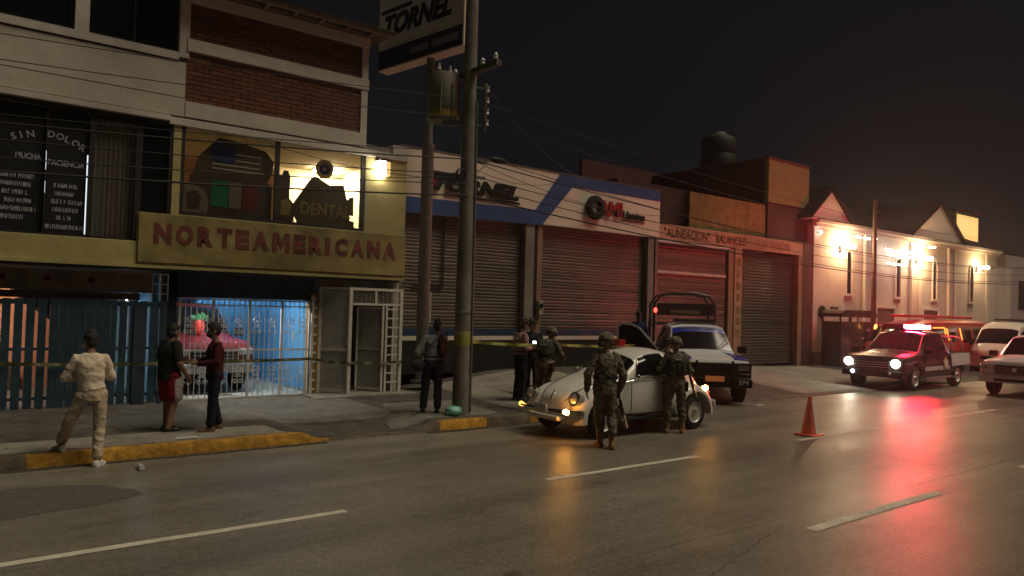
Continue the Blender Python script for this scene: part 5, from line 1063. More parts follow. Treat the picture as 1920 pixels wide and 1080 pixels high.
# --- vans
def VN(x, zb, wb, wm, zbelt, wbelt, ze, wt, zc): return PU(x, zb, wb, wm, zbelt, wbelt, ze, wt, zc)
VAN = [VN(0, .40, .66, .74, .78, .72, .86, .66, .90), VN(.06, .34, .74, .82, .90, .80, .98, .72, 1.02), VN(.35, .28, .76, .85, 1.06, .84, 1.14, .78, 1.20), VN(1.0, .26, .76, .86, 1.12, .85, 1.86, .70, 1.94), VN(1.5, .26, .76, .86, 1.14, .85, 2.02, .72, 2.14), VN(3.0, .26, .76, .86, 1.14, .85, 2.06, .72, 2.18), VN(4.75, .28, .76, .86, 1.14, .85, 2.04, .72, 2.15), VN(4.85, .34, .72, .82, 1.12, .81, 1.96, .68, 2.05)]
def van(t, paint, scale=1.0, rim='rim_dark', L=1.0, wins=3, winm='dark_glass'):
    st = [(x*L if x > 1.2 else x, h) for x, h in VAN]; S = Skin(st); xr = 3.85*L
    cuts = [cutter_cyl(t, x, .40, s*1.2 if s < 0 else .5, -.5 if s < 0 else 1.2, .34) for x in (.92, xr) for s in (-1, 1)]
    S.body('body', paint, t, cuts=cuts)
    for x in (.92, xr):
        for s in (-1, 1): wheel(t, x, s*.73, .33, .2, s, rim)
    S.patch('windshield', 'dark_glass', t, [(2.08, 5.15), (2.9, 5.12), (2.9, 7), (2.08, 7)], both=True, off=.008)
    for s in (-1, 1):
        S.patch('side_window', winm, t, [(2.35, 4.12), (3.85, 4.12), (3.85, 4.80), (3.02, 4.80)], s, off=.008)
        for k in range(wins): u0 = 4.02+k*1.9/wins; S.patch('side_window', winm, t, [(u0, 4.12), (u0+1.9/wins-.08, 4.12), (u0+1.9/wins-.08, 4.80), (u0, 4.80)], s, off=.008)
        MB().box(.0, .10, min(s*.50, s*.78), max(s*.50, s*.78), .74, .92).build('headlight', 'headlamp', t, bevel=.02); MB().box(.62, .74, min(s*.86, s*1.05), max(s*.86, s*1.05), 1.15, 1.36).build('mirror', 'plastic_black', t, bevel=.02); MB().box(4.80*L, 4.87*L, min(s*.66, s*.80), max(s*.66, s*.80), .9, 1.3).build('tail_lamp', 'lens_red', t)
        MB().box(1.66, 1.675, min(s*.862, s*.880), max(s*.862, s*.880), .4, 1.1).build('door_seam', 'seam', t)
    MB().box(-.05, .2, -.80, .80, .30, .52).build('front_bumper', paint, t, bevel=.03); MB().box(-.012, .05, -.40, .40, .60, .74).build('grille', 'plastic_black', t, bevel=.01); MB().box(-.062, -.052, -.2, .2, .36, .47).build('number_plate', 'plate', t)
    return S
wv = thing('white_van', 'white high-roof passenger van with roof rack behind patrol pickup', 'van', (34.1, 12.0, 0), R(2), local=True); van(wv, 'car_white')
MB().box(1.8, 4.2, -.5, .5, 2.20, 2.27).build('roof_rack', 'plastic_black', wv); 
for i in range(3): MB().sphere((.52+.0*i, -.3+i*.3, 1.28), (.02, .05, .02), 6, 4).build('dash_light', 'lamp_small', wv)
rv = thing('red_bus', 'dark red bus with glowing amber window edges behind patrol pickup', 'bus', (28.9, 14.0, 0), R(0), local=True); S = van(rv, 'car_red', L=1.75, wins=4)
for u0, u1 in ((4.04, 4.46), (4.52, 4.93), (5.0, 5.4)):
    P = [S.pt(u_, k_, -1)+Vector((0, -.012, 0)) for u_, k_ in (((u0, 4.78), (u1-.03, 4.78), (u1, 4.7), (u1, 4.5)) if u0 < 4.1 else ((u0, 4.75), (u0+.03, 4.2)))]; MB().tube(P, .026, 6).build('amber_edge', 'amber_line', rv)
MB().box(1.4, 7.8, -.30, .30, 2.22, 2.34).build('roof_unit', 'car_red', rv, bevel=.03)
dv = thing('dark_kiosk', 'dark metal kiosk with narrow upper openings against the pale wall', 'kiosk', (29, 15.2, .1))
def kp(nm, m, *q, bevel=0): return part(nm, m, dv, *q, bevel=bevel)
kp('lower_panel', 'car_dark', (27.72, 30.45, 14.95, 14.99, .12, 1.98)); kp('side_panel', 'car_dark', (27.70, 27.74, 14.995, 15.72, .12, 1.98)); kp('side_panel', 'car_dark', (30.43, 30.47, 14.995, 15.72, .12, 1.98))
b = MB(); b.prism([(27.68, 2.16), (27.72, 2.30), (27.85, 2.40), (28.1, 2.44), (30.2, 2.44), (30.4, 2.40), (30.48, 2.30), (30.48, 2.16)], 14.90, 15.75); b.build('roof', 'car_dark', dv)
for x in (27.70, 28.38, 28.50, 30.30, 30.42): kp('upright', 'car_dark', (x, x+.05, 14.95, 15.0, 1.98, 2.16)); kp('rear_upright', 'car_dark', (x, x+.05, 15.67, 15.72, 1.98, 2.16)) if x in (27.70, 30.42) else None
kp('filler', 'car_dark', (28.43, 28.50, 14.96, 14.99, 1.98, 2.16))
for x in (28.6, 29.5): kp('panel_seam', 'seam', (x, x+.02, 14.944, 14.949, .2, 1.95))
kp('counter', 'satin_metal', (28.65, 29.5, 14.80, 14.948, 1.02, 1.06)); kp('label_plate', 'plate', (29.7, 30.0, 14.940, 14.949, 1.62, 1.70)); kp('label_plate', 'plate', (29.3, 29.6, 14.940, 14.949, 1.30, 1.36))
# --- old red pickup inside the garage, nose to the gate
gr = thing('garage_car', 'old red pickup parked nose-out in the lit blue garage', 'car', (4.75, GY+.75, .165), R(95), local=True)
S, body = pickup(gr, 'car_redold', 'satin_metal', 'rim_dark'); gr.scale = (.78, .95, 1.06)
tyy = thing('red_ornament', 'red rounded bundle with leafy green top above the garage car', 'ornament', (4.62, GY+1.9, 1.30)); MB().sphere((4.62, GY+1.55, 1.55), (.14, .12, .20), 12, 8).build('body', 'toy_red', tyy, smooth=180); MB().prism([(4.46, 1.70), (4.78, 1.70), (4.82, 1.80), (4.74, 1.79), (4.70, 1.86), (4.62, 1.80), (4.56, 1.87), (4.52, 1.79), (4.43, 1.81)], GY+1.46, GY+1.62).build('leafy_top', 'toy_green', tyy)

# ------------------------------------------------------------------ small street things
cn = thing('traffic_cone', 'orange traffic cone with pale strip down one side standing on lane line', 'cone', (12.62, 7.36, 0))
MB().lathe([(.150, .03), (.145, .05), (.034, .70), (.026, .705), (.002, .705)], 24, (12.62, 7.36, 0)).build('body', 'cone_orange', cn, smooth=40); MB().box(12.62-.19, 12.62+.19, 7.36-.19, 7.36+.19, .004, .034).build('base', 'cone_orange', cn, bevel=.01); MB().lathe([(.112, .26), (.087, .42)], 24, (12.62, 7.36, 0)).build('reflective_sleeve', 'cone_white', cn, smooth=40) if False else None
b = MB(); n = 4; vs = []
for z in (.05, .25, .45, .68):
    rr = .1475-(.1475-.034)*(z-.05)/.65+.002
    for k in range(n+1): a = R(-104+k*12); vs.append((12.62+rr*math.cos(a), 7.36+rr*math.sin(a), z))
b.add(vs, [(j*(n+1)+k, j*(n+1)+k+1, (j+1)*(n+1)+k+1, (j+1)*(n+1)+k) for j in range(3) for k in range(n)]).build('pale_strip', 'cone_white', cn, smooth=60)  # pale strip down one side of the cone only
bo = thing('plastic_bottle', 'clear plastic bottle lying on the road near the kerb', 'bottle', (2.15, 10.15, 0)); MB().lathe([(.002, 0), (.032, .0), (.034, .02), (.034, .15), (.012, .20), (.012, .215), (.002, .215)], 14, (2.15, 10.15, .037), 'y').build('body', 'bottle', bo, smooth=40); MB().lathe([(.014, .205), (.014, .225), (.002, .226)], 12, (2.15, 10.15, .037), 'y').build('cap', 'cone_white', bo)
b = MB(); b.sphere((7.60, 11.42, .235), (.17, .12, .10), 16, 10)
for v in b.v: v += Vector((noise.noise(v*14), noise.noise(v*14+Vector((5, 0, 0))), .6*noise.noise(v*12+Vector((0, 9, 0)))))*.035
tag(b.build('plastic_bag', 'bag_teal', None, smooth=30, origin=(7.60, 11.42, .16)), 'crumpled teal plastic bag at the foot of the utility pole', 'bag')
for k, (x, y, lbl) in enumerate(((2.92, 11.20, 'flattened pale paper scrap on the kerb near red shorts'), (15.6, 10.4, 'small white scrap on ground before the blue pickup'))):
    z = (zs(x, y)+.02) if y > 11 else .006; b = MB(); q = [(x-.16, y-.05), (x+.14, y-.06), (x+.18, y+.03), (x-.1, y+.06)]; b.prism(q, z, z+.012, 'xy'); tag(b.build('paper_scrap', 'plate', None, origin=(x, y, z)), lbl, 'litter', 'paper scraps')
# ------------------------------------------------------------------ people (local frame: right = +X, forward = +Y)
def ell(c, d, rx, ry, n=18, fx=(1, 0, 0), pw=1.0):
    c = Vector(c); d = Vector(d).normalized(); X = Vector(fx); X = (X-d*X.dot(d)).normalized(); Y = d.cross(X); o = []
    for j in range(n):
        a = 2*math.pi*j/n; o.append(c+X*rx*math.copysign(abs(math.cos(a))**pw, math.cos(a))+Y*ry*math.copysign(abs(math.sin(a))**pw, math.sin(a)))
    return o
def remesh(o, vox, wr=0, smooth_it=2):
    m = o.modifiers.new('r', 'REMESH'); m.mode = 'VOXEL'; m.voxel_size = vox; m.use_smooth_shade = True
    s = o.modifiers.new('s', 'SMOOTH'); s.iterations = smooth_it; s.factor = .5
    PENDING.append((o, wr))
def person(label, xy, fwd, J=None, top='shirt_cream', long=True, tuck=True, bottom='trouser_beige', shorts=False, panel=None, shoe='shoe_black', hair='hair_black', hat=None, vest=None, mask=None, skin='skin', sc_=1.0, headturn=0, headtilt=0, z=None, build=1.0, curl=.6, boots=False, group=None):
    x, y = xy; zz = (zs(x, y) if y > KERB_Y+.1 else 0) if z is None else z
    t = thing('person', label, 'person', (x, y, zz), math.atan2(-fwd[0], fwd[1]), local=True, group=group); t.scale = (sc_,)*3
    P = dict(pelvis=(0, 0, .95), waist=(0, 0, 1.09), chest=(0, .005, 1.29), neck=(0, -.01, 1.455), head=(0, .025, 1.60),
             sl=(-.165, -.005, 1.395), sr=(.165, -.005, 1.395), el=(-.235, -.03, 1.12), er=(.235, -.03, 1.12), wl=(-.24, .06, .88), wr=(.24, .06, .88),
             hl=(-.09, 0, .92), hr=(.09, 0, .92), kl=(-.105, .03, .50), kr=(.105, .03, .50), al=(-.11, -.02, .085), ar=(.11, -.02, .085), fl=(0, 1), fr=(0, 1))
    P.update(J or {}); V = {k: Vector(v) for k, v in P.items() if k not in ('fl', 'fr')}; w = build
    # --- body, one continuous surface
    b = MB(); sp = [(V['pelvis']-Vector((0, 0, .10)), .13*w, .10*w), (V['pelvis'], .155*w, .115*w), (V['waist'], .132*w, .10*w), (V['chest'], .155*w, .115*w), (V['chest'].lerp(V['neck'], .55), .15*w, .095*w), (V['neck'], .062, .060)]
    rings = []
    for i, (c, rx, ry) in enumerate(sp):
        d = sp[min(i+1, 5)][0]-sp[max(i-1, 0)][0]; rings.append(ell(c, d, rx, ry))
    b.rings(rings); hd = V['head']
    b.capsule(V['neck']-Vector((0, 0, .03)), hd-Vector((0, .01, .05)), .055, .05)
    Hm = Matrix.Translation(hd) @ Matrix.Rotation(headturn, 4, 'Z') @ Matrix.Rotation(headtilt, 4, 'X')
    h = MB(); h.sphere((0, -.005, .035), (.074, .092, .088), 18, 12); h.capsule((0, .022, -.02), (0, .045, -.075), .062, .042, 14); h.sphere((0, .005, -.01), (.067, .082, .085), 16, 10)
    h.capsule((0, .088, .015), (0, .104, -.022), .010, .015, 8); h.sphere((0, .088, -.052), (.026, .012, .011), 8, 6)
    for s in (-1, 1): h.sphere((s*.076, -.002, -.002), (.010, .022, .032), 8, 6); h.sphere((s*.032, .080, .022), (.020, .012, .007), 8, 5)
    h.xf(Hm); b.add(h.v, h.f)
    for s in 'lr':
        sg = -1 if s == 'l' else 1
        b.capsule(V['s'+s], V['e'+s], .052*w, .042*w); b.capsule(V['e'+s], V['w'+s], .041*w, .028*w); b.capsule(V['h'+s], V['k'+s], .082*w, .055*w); b.capsule(V['k'+s], V['a'+s], .054*w, .038*w)
        f_ = Vector((P['f'+s][0], P['f'+s][1], 0)).normalized(); b.capsule(V['a'+s]-Vector((0, 0, .035))-f_*.02, V['a'+s]-Vector((0, 0, .05))+f_*.13, .038, .03)
        # hand: palm, four unequal fingers, thumb leaving the side of the palm
        d = (V['w'+s]-V['e'+s]).normalized(); side = Vector((0, 1, 0)); side = (side-d*side.dot(d)); side = side.normalized() if side.length > .1 else Vector((0, 0, 1)); nrm = d.cross(side)*(-sg); nrm = -nrm if nrm.dot(Vector((-sg, 0, 0))) < 0 else nrm
        wq = V['w'+s]; pr = []
        for (q, a, c) in ((-.01, .026, .020), (.03, .036, .017), (.075, .041, .015), (.092, .038, .012)): pr.append(ell(wq+d*q, d, a, c, 12, side))
        b.rings(pr)
        for k, (o_, L) in enumerate(((-.030, .058), (-.010, .070), (.011, .075), (.031, .066))):
            p0 = wq+d*.085+side*o_; p1 = p0+(d*math.cos(curl*.5)+nrm*math.sin(curl*.5))*L*.55; p2 = p1+(d*math.cos(curl*1.6)+nrm*math.sin(curl*1.6))*L*.5; b.capsule(p0, p1, .0092, .0085, 8); b.capsule(p1, p2, .0085, .0072, 8)
        p0 = wq+d*.03+side*.033; p1 = p0+(d*.6+side*.65+nrm*.35).normalized()*.045; p2 = p1+(d*.85+side*.15+nrm*.4).normalized()*.034; b.capsule(p0, p1, .013, .0105, 8); b.capsule(p1, p2, .0105, .008, 8)
    o = b.build('body', skin, t); remesh(o, .0075, 0, 1)
    for s in (-1, 1): e = MB().sphere((s*.032, .087, .012), .0085, 8, 6); e.xf(Hm); e.build('eye', 'eye', t, smooth=180)
    # --- clothes
    hem = V['pelvis']+Vector((0, 0, .04 if tuck else -.12)); b = MB(); k = 1.0
    sp = [(hem, .172*w, .138*w), (V['pelvis'].lerp(V['waist'], .5), .165*w, .132*w), (V['waist'], .158*w, .128*w), (V['chest'], .180*w, .140*w), (V['chest'].lerp(V['neck'], .5), .190*w, .112*w), (V['chest'].lerp(V['neck'], .80), .140*w, .085*w), (V['neck']-Vector((0, 0, .005)), .074, .070)]
    rings = []
    for i, (c, rx, ry) in enumerate(sp):
        d = sp[min(i+1, 6)][0]-sp[max(i-1, 0)][0]; rings.append(ell(c, d, rx, ry))
    b.rings(rings)
    for s in 'lr':
        b.capsule(V['neck']-Vector((0, 0, .055)), V['s'+s]-Vector((0, 0, .008)), .058*w, .058*w); b.capsule(V['s'+s], V['s'+s].lerp(V['e'+s], .5), .058*w, .060*w)
        if long:
            b.capsule(V['s'+s], V['e'+s], .058*w, .057*w); b.capsule(V['e'+s], V['e'+s].lerp(V['w'+s], .93), .060*w, .043*w)
        else: b.capsule(V['s'+s], V['s'+s].lerp(V['e'+s], .72), .068*w, .068*w)
    o = b.build('shirt', top, t); remesh(o, .011, .017 if top == 'camo' else .010, 3)
    b = MB(); rings = []
    for c, rx, ry in ((V['pelvis']+Vector((0, 0, .09)), .150*w, .120*w), (V['pelvis'], .168*w, .132*w), (V['pelvis']-Vector((0, 0, .10)), .165*w, .13*w)): rings.append(ell(c, (0, 0, 1), rx, ry))
    b.rings(rings)
    for s in 'lr':
        if shorts: b.capsule(V['h'+s], V['h'+s].lerp(V['k'+s], .80), .105*w, .100*w)
        else:
            b.capsule(V['h'+s], V['k'+s], .100*w, .076*w); b.capsule(V['k'+s], V['a'+s]+Vector((0, 0, .05 if not boots else .16)), .075*w, .068*w if not boots else .066)
    o = b.build('shorts' if shorts else 'trousers', bottom, t); remesh(o, .011, .018 if top == 'camo' else .012, 3)
    if panel:
        a = V['hr'].lerp(V['kr'], .25); c = V['hr'].lerp(V['kr'], .80); b = MB().capsule(a+Vector((.02, .02, 0)), c+Vector((.02, .02, 0)), .098*w, .096*w); q = b.build('shorts_panel', panel, t); remesh(q, .012, .012, 2)
    for s in 'lr':
        f_ = Vector((P['f'+s][0], P['f'+s][1], 0)).normalized(); r_ = Vector((f_.y, -f_.x, 0)); A = V['a'+s]; z0 = A.z-.083; b = MB(); rings = []
        for q, wd, ht in ((-.075, .030, .06), (-.055, .040, .085), (0, .042, .10), (.06, .045, .075), (.12, .048, .055), (.165, .040, .045), (.185, .022, .03)):
            c = Vector((A.x, A.y, z0))+f_*q; rings.append([c+r_*wd*.95, c+r_*wd+Vector((0, 0, ht*.35)), c+r_*wd*.6+Vector((0, 0, ht)), c-r_*wd*.6+Vector((0, 0, ht)), c-r_*wd+Vector((0, 0, ht*.35)), c-r_*wd*.95])
        b.rings(rings)
        if boots: b.tube([A+Vector((0, 0, -.02)), A.lerp(V['k'+s], .42)], [.052, .060], 12)
        b.build('boot' if boots else 'shoe', shoe, t, smooth=60)
    if hair:
        b = MB(); b.sphere((0, -.014, .045), (.081, .093, .088), 18, 12); b.sphere((0, -.045, -.005), (.074, .060, .070), 14, 10); b.capsule((0, .05, .10), (0, -.03, .12), .045, .05)
        b.xf(Hm); o = b.build('hair', hair, t); remesh(o, .009, .010, 1)
    if hat == 'helmet':
        b = MB(); b.lathe([(.118, -.028), (.124, -.02), (.120, .03), (.106, .075), (.075, .112), (.03, .130), (.002, .132)], 24, (0, -.005, .03)); b.v = [Vector((v.x, v.y*1.10, v.z)) for v in b.v]; b.xf(Hm); b.build('helmet', 'camo', t, smooth=60)
        b = MB().tube([(-.085, .05, .0), (-.06, .06, -.07), (0, .075, -.105), (.06, .06, -.07), (.085, .05, .0)], .007, 6); b.xf(Hm); b.build('chin_strap', 'gun_black', t)
    if hat == 'cap':
        b = MB(); b.lathe([(.092, .03), (.095, .05), (.090, .085), (.07, .115), (.002, .128)], 20, (0, -.004, 0)); b.v = [Vector((v.x, v.y*1.12, v.z)) for v in b.v]; b.prism([(-.075, .075), (.075, .075), (.07, .13), (.04, .155), (-.04, .155), (-.07, .13)], .035, .047, 'xy'); b.xf(Hm); b.build('cap', top, t, smooth=50)
    if mask:
        b = MB(); b.sphere((0, .060, -.045), (.062, .055, .050), 14, 8); b.xf(Hm); b.build('face_mask', mask, t, smooth=180)
    if vest:
        b = MB(); rings = []
        for c, rx, ry in ((V['waist']-Vector((0, 0, .04)), .178*w, .158*w), (V['waist'].lerp(V['chest'], .5), .186*w, .168*w), (V['chest'], .188*w, .168*w), (V['chest'].lerp(V['neck'], .5), .160*w, .140*w)): rings.append(ell(c, V['chest']-V['waist'], rx, ry, pw=.75))
        b.rings(rings); o = b.build('vest', vest, t); remesh(o, .012, .012, 2)
        d = (V['chest']-V['waist']).normalized()
        for k_, (dx, hz) in enumerate(((-.09, .03), (0, .05), (.09, .03))): c = V['waist']+d*.07+Vector((dx, -.175*w, hz)); MB().box(c.x-.036, c.x+.036, c.y-.03, c.y+.02, c.z-.06, c.z+.06).build('pouch', vest, t, bevel=.012)
        b = MB(); c = V['chest']+Vector((0, -.168*w, .06)); b.box(c.x-.07, c.x+.07, c.y-.012, c.y+.01, c.z-.014, c.z+.014); b.build('name_tape', 'plate', t)
    if top == 'camo':
        b = MB(); r2 = ell(V['pelvis']+Vector((0, 0, .10)), (0, 0, 1), .180*w, .150*w, 22); b.rings([r2, [p+Vector((0, 0, .05)) for p in r2]], cap=False); b.build('duty_belt', 'gun_black', t)
        MB().box(V['hr'].x+.085, V['hr'].x+.145, -.05, .06, V['hr'].z-.16, V['hr'].z+.02).build('holster', 'gun_black', t, bevel=.015); MB().box(-.16, -.06, -.205*w, -.15*w, V['pelvis'].z+.04, V['pelvis'].z+.17).build('belt_pouch', 'vest_olive', t, bevel=.015)
        for s in 'lr':
            c = V['k'+s]; kp_ = MB().sphere((c.x, c.y+.045, c.z), (.065, .05, .085), 12, 8); kp_.build('knee_pad', 'vest_olive', t, smooth=180)
            sg = -1 if s == 'l' else 1; MB().tube([V['s'+s]+Vector((-sg*.05, -.10, -.04)), V['s'+s]+Vector((-sg*.045, -.02, .075)), V['s'+s]+Vector((-sg*.05, .10, -.03))], .020, 6).build('shoulder_strap', 'vest_olive', t, smooth=60)
        if hat == 'helmet':
            b = MB(); rr = ell((0, -.005, .022), (0, 0, 1), .126, .138, 24); b.rings([rr, [p+Vector((0, 0, .022)) for p in rr]], cap=False); b.xf(Hm); b.build('helmet_band', 'gun_black', t)
    if tuck and bottom not in ('camo', 'trouser_beige') and not shorts:
        b = MB(); r2 = ell(V['pelvis']+Vector((0, 0, .085)), (0, 0, 1), .167*w, .135*w, 20); b.rings([r2, [p+Vector((0, 0, .035)) for p in r2]], cap=False); b.build('belt', 'shoe_black' if bottom != 'trouser_beige' else 'shoe_brown', t)
    return t
def rifle(label, p0, p1, m='gun_black', roll_=0, group=None):
    # p0 butt, p1 muzzle (world)
    p0 = Vector(p0); p1 = Vector(p1); t = thing('rifle', label, 'rifle', p0, group=group); d = (p1-p0); L = d.length; d.normalize(); u = d.cross(Vector((.6, -.8, 0))); u.normalize(); w = u.cross(d)
    def P(a, b_=0): return p0+d*a*L+u*b_
    MB().bar(P(0), P(.26), .035, .085, u).build('stock', m, t); MB().bar(P(.26), P(.56), .045, .07, u).build('receiver', 'gun_black', t); MB().bar(P(.56), P(.78), .042, .05, u).build('handguard', m, t); MB().tube([P(.78), P(1)], .010, 8).build('barrel', 'gun_black', t); MB().bar(P(.42, -.03), P(.47, -.17), .025, .05, w).build('magazine', 'gun_black', t); MB().bar(P(.32, -.03), P(.30, -.11), .025, .035, w).build('grip', 'gun_black', t); MB().bar(P(.36, .05), P(.54, .05), .03, .03).build('sight_rail', 'gun_black', t)
    return t

# white-shirted man at the kerb, arms folded, one foot up on the kerb
person('person in cream shirt and beige trousers with folded arms at kerb, back turned', (1.62, 10.72), (.10, 1), dict(pelvis=(.03, 0, .93), waist=(.02, .0, 1.07), chest=(.0, .0, 1.27), neck=(.0, -.005, 1.435), head=(-.01, .03, 1.575),
    hl=(-.06, 0, .90), hr=(.12, 0, .90), kl=(-.20, .10, .58), al=(-.27, .30, .245), kr=(.13, .02, .48), ar=(.12, -.04, .085), fl=(-.5, 1), fr=(.5, 1), sl=(-.162, 0, 1.365), sr=(.162, 0, 1.365), el=(-.27, .05, 1.12), er=(.25, .06, 1.12), wl=(.02, .20, 1.13), wr=(-.04, .22, 1.18)),
    top='shirt_cream', bottom='trouser_beige', shoe='shoe_white', hair='hair_grey', mask='mask_white', headturn=R(35), sc_=1.0, build=.93)
person('person in dark T-shirt with red and pale shorts standing by blue fence', (2.86, 12.0), (.92, .35), dict(head=(0, .05, 1.585), chest=(0, 0, 1.28), neck=(0, .01, 1.45), el=(-.25, .02, 1.13), wl=(-.20, .20, .93), er=(.25, .0, 1.12), wr=(.22, .18, .89), al=(-.12, .06, .085), ar=(.12, -.06, .085), kl=(-.11, .06, .50), fr=(.3, 1)),
    top='shirt_black', long=False, tuck=False, bottom='short_red', shorts=True, panel='short_pale', shoe='shoe_black', skin='skin', build=1.22, headtilt=R(-8), sc_=.925)
person('person in plum shirt and dark trousers wearing dark face mask by gate', (3.44, 11.72), (-.97, .1), dict(el=(-.26, .02, 1.13), wl=(-.14, .28, 1.10), er=(.27, -.06, 1.14), wr=(.16, .24, 1.12), kl=(-.10, .03, .5), al=(-.11, .06, .085), ar=(.12, -.10, .085), kr=(.11, -.01, .5), head=(0, .035, 1.61)),
    top='shirt_plum', tuck=False, bottom='jeans_dark', shoe='shoe_brown', mask='mask_dark', sc_=.935, headtilt=R(-4))
person('person in grey shirt and dark jeans next to utility pole, back turned', (7.42, 11.88), (.45, .9), dict(chest=(.02, .02, 1.28), neck=(.04, .02, 1.45), head=(.07, .05, 1.60), el=(-.30, -.04, 1.12), wl=(-.30, .06, .88), hl=(-.10, 0, .92), al=(-.16, .04, .085), kl=(-.13, .04, .5), ar=(.10, -.02, .085)),
    top='shirt_grey', tuck=True, bottom='jeans_navy', shoe='shoe_black', headturn=R(-30), build=1.05)
def backpack(label, loc, rotz, m, sc_=(.15, .09, .22)):
    t = thing('backpack', label, 'bag', loc, rotz, local=True); b = MB(); b.sphere((0, 0, 0), sc_, 16, 10); o = b.build('pack', m, t, smooth=180); MB().sphere((0, -.07, -.06), (sc_[0]*.7, .05, sc_[2]*.45), 12, 8).build('pocket', m, t, smooth=180)
    for s in (-1, 1): MB().tube([(s*.09, .05, .18), (s*.10, .14, .26), (s*.11, .24, .16), (s*.11, .2, -.1)], .016, 6).build('strap', 'bag_dark', t, smooth=60)
    return t
backpack('maroon backpack worn by the grey-shirted person at the pole', (7.50, 11.72, 1.40), math.atan2(-.45, .9), 'bag_maroon', (.09, .075, .24))
sb_ = thing('shoulder_bag', 'dark shoulder bag at left hip of grey-shirted person', 'bag', (7.20, 11.80, 1.0)); b = MB().sphere((7.13, 11.92, 1.05), (.13, .08, .12), 14, 8); b.build('pouch', 'bag_dark', sb_, smooth=180); MB().tube([(7.13, 11.92, 1.15), (7.25, 11.76, 1.40), (7.45, 11.72, 1.60)], .012, 6).build('strap', 'bag_dark', sb_)
person('person in pink shirt looking down at a phone behind the beetle', (9.95, 12.45), (.95, -.1), dict(chest=(0, .02, 1.29), neck=(0, .03, 1.45), head=(0, .08, 1.59), el=(-.23, .0, 1.13), wl=(-.10, .26, 1.14), er=(.23, 0, 1.12), wr=(.10, .27, 1.14)), top='shirt_pink', tuck=True, bottom='jeans_dark', headtilt=R(-28), hair='hair_black')
person('person in dark shirt sharing a phone screen with pink-shirted person', (10.32, 12.50), (-.85, -.5), dict(chest=(0, .02, 1.29), neck=(0, .02, 1.455), head=(0, .07, 1.60), el=(-.24, .02, 1.13), wl=(-.05, .26, 1.18), er=(.24, .02, 1.13), wr=(.08, .27, 1.16)), top='shirt_navy', tuck=True, bottom='jeans_dark', headtilt=R(-22), skin='skin_dark')
ph = thing('phone', 'lit phone held between the two people behind the beetle', 'phone', (10.18, 12.30, 1.42), R(20)); m_ = Matrix.Translation((10.16, 12.24, 1.40)) @ Matrix.Rotation(R(-30), 4, 'Z') @ Matrix.Rotation(R(48), 4, 'X'); ORG[ph] = Vector((0, 0, 0)); ph.location = (0, 0, 0); ph.rotation_euler = (0, 0, 0)
b = MB().box(-.037, .037, -.075, .075, -.004, .004); b.xf(m_); b.build('case', 'plastic_black', ph); b = MB().box(-.033, .033, -.07, .07, .0042, .006); b.xf(m_); b.build('screen', 'phone_screen', ph)
person('soldier-clad person bending over behind the beetle bonnet, camouflage cap', (9.55, 11.22), (.80, .25), dict(waist=(0, .03, 1.07), chest=(0, .12, 1.23), neck=(0, .20, 1.37), head=(0, .27, 1.48), sl=(-.18, .15, 1.33), sr=(.18, .15, 1.33), el=(-.24, .25, 1.08), er=(.27, .22, 1.10), wl=(-.16, .42, .98), wr=(.20, .42, .98)), top='camo', bottom='camo', boots=True, shoe='boot_tan', hair=None, hat='helmet', vest='vest_olive', sc_=1.0, headtilt=R(-15))
person('soldier-clad person in camouflage walking before the beetle, back turned, rifle lowered', (8.40, 8.36), (.50, .86), dict(pelvis=(0, .0, .955), el=(-.285, -.05, 1.13), wl=(-.27, .06, .87), er=(.27, -.04, 1.13), wr=(.25, .04, .88), al=(-.03, .10, .085), kl=(-.06, .07, .50), ar=(.10, -.12, .10), kr=(.11, .0, .50), fl=(-.2, 1), fr=(.15, 1), head=(.01, .03, 1.62)), top='camo', tuck=False, bottom='camo', boots=True, shoe='boot_tan', hair=None, hat='helmet', headturn=R(-35), build=1.10, sc_=1.02)
rifle('long rifle with pale stock pointing down beside walking soldier', (8.76, 8.22, .30), (8.56, 8.32, 1.10), 'gun_pale', group='rifles')
person('soldier-clad person in camouflage and vest beside beetle rear wheel, back turned', (10.54, 8.74), (.55, .83), dict(el=(-.30, .02, 1.16), wl=(-.14, .24, 1.10), er=(.29, .03, 1.13), wr=(.16, .22, 1.06), al=(-.14, .0, .085), kl=(-.13, .03, .5), ar=(.15, .02, .085), kr=(.13, .03, .5), fl=(.3, 1), fr=(.6, 1)), top='camo', tuck=True, bottom='camo', boots=True, shoe='boot_tan', hair=None, hat='helmet', vest='vest_olive', build=1.06, sc_=.98)
rifle('black rifle slung muzzle down at right hip of vested soldier', (10.66, 8.58, 1.22), (10.91, 8.52, .50), 'gun_black', group='rifles')
person('soldier-clad person in camouflage seen in profile before the blue pickup', (12.25, 10.62), (.93, -.36), dict(waist=(0, .04, 1.06), chest=(0, .12, 1.21), neck=(0, .17, 1.36), head=(0, .23, 1.49), sl=(-.18, .12, 1.32), sr=(.18, .12, 1.32), el=(-.24, .20, 1.08), er=(.24, .2, 1.08), wl=(-.15, .40, 1.05), wr=(.15, .4, 1.05)), top='camo', bottom='camo', boots=True, shoe='boot_tan', hair='hair_black', sc_=1.0, headtilt=R(-10))
person('police-clad person behind the opened pickup door, only head showing', (15.9, 14.55), (-.7, -.7), None, top='police_blue', bottom='police_blue', hat='cap', skin='skin_dark', boots=True)
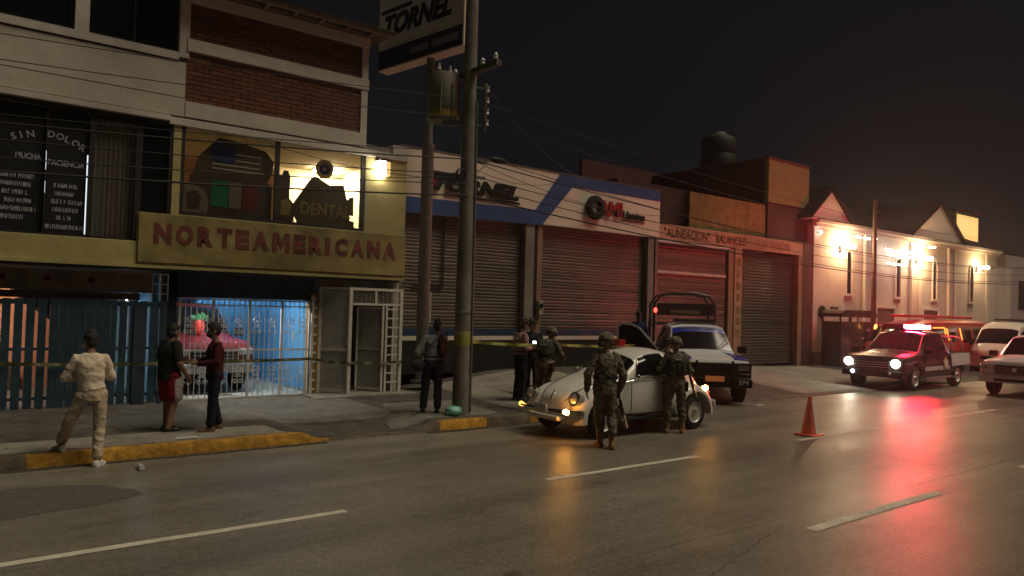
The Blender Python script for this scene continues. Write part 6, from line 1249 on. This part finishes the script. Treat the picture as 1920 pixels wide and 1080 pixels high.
person('dark-clad person standing beside the slim post near patrol pickup', (28.9, 13.9), (-.6, -.8), dict(el=(-.25, .05, 1.12), wl=(-.12, .22, 1.05)), top='shirt_navy', bottom='jeans_dark', skin='skin_dark')

# ------------------------------------------------------------------ make modifiers real, drop the cutters
bpy.context.view_layer.update(); dg = bpy.context.evaluated_depsgraph_get(); done = {}
seen = []
for o, wr in PENDING:
    if o in done: done[o] = max(done[o], wr); continue
    done[o] = wr; seen.append(o)
new = [(o, bpy.data.meshes.new_from_object(o.evaluated_get(dg), preserve_all_data_layers=True, depsgraph=dg)) for o in seen]
for o, me in new:
    old = o.data; hadsm = any(m.type in ('REMESH', 'SUBSURF') for m in o.modifiers); rm = any(m.type == 'REMESH' for m in o.modifiers); o.modifiers.clear()
    if rm and done[o]:
        a = done[o]; me.update(); nrm = [v.normal.copy() for v in me.vertices]
        for v, n in zip(me.vertices, nrm):
            q = v.co; w1 = noise.noise(Vector((q.x*6+q.z*3, q.y*6, q.z*7))); w2 = noise.noise(Vector((q.x*13+4+q.z*8, q.y*13, q.z*15+3))); f_ = (1-2.2*abs(w1))*.75+(1-2.2*abs(w2))*.45-.45; v.co = q+n*a*f_
    if rm: me.polygons.foreach_set('use_smooth', [True]*len(me.polygons))
    nm_ = old.name; o.data = me
    if old.users == 0: bpy.data.meshes.remove(old); me.name = nm_
for c in CUTTERS: bpy.data.objects.remove(c)

# ------------------------------------------------------------------ haze: thin volume added to glow round the lamps in place of lens glare
if HAZE:
    hz = MB().box(-90, 320, -20, 45, -1.2, 15).build('haze', None, None); hz['kind'] = 'stuff'; hz['label'] = 'thin added haze over the street for glow round the lamps'
    m = bpy.data.materials.new('haze'); m.use_nodes = True; N = m.node_tree.nodes; N.clear(); o_ = N.new('ShaderNodeOutputMaterial'); v = N.new('ShaderNodeVolumePrincipled')
    v.inputs['Color'].default_value = (.84, .86, .92, 1); v.inputs['Density'].default_value = .0017; v.inputs['Anisotropy'].default_value = .82; m.node_tree.links.new(v.outputs[0], o_.inputs['Volume']); hz.data.materials.append(m)
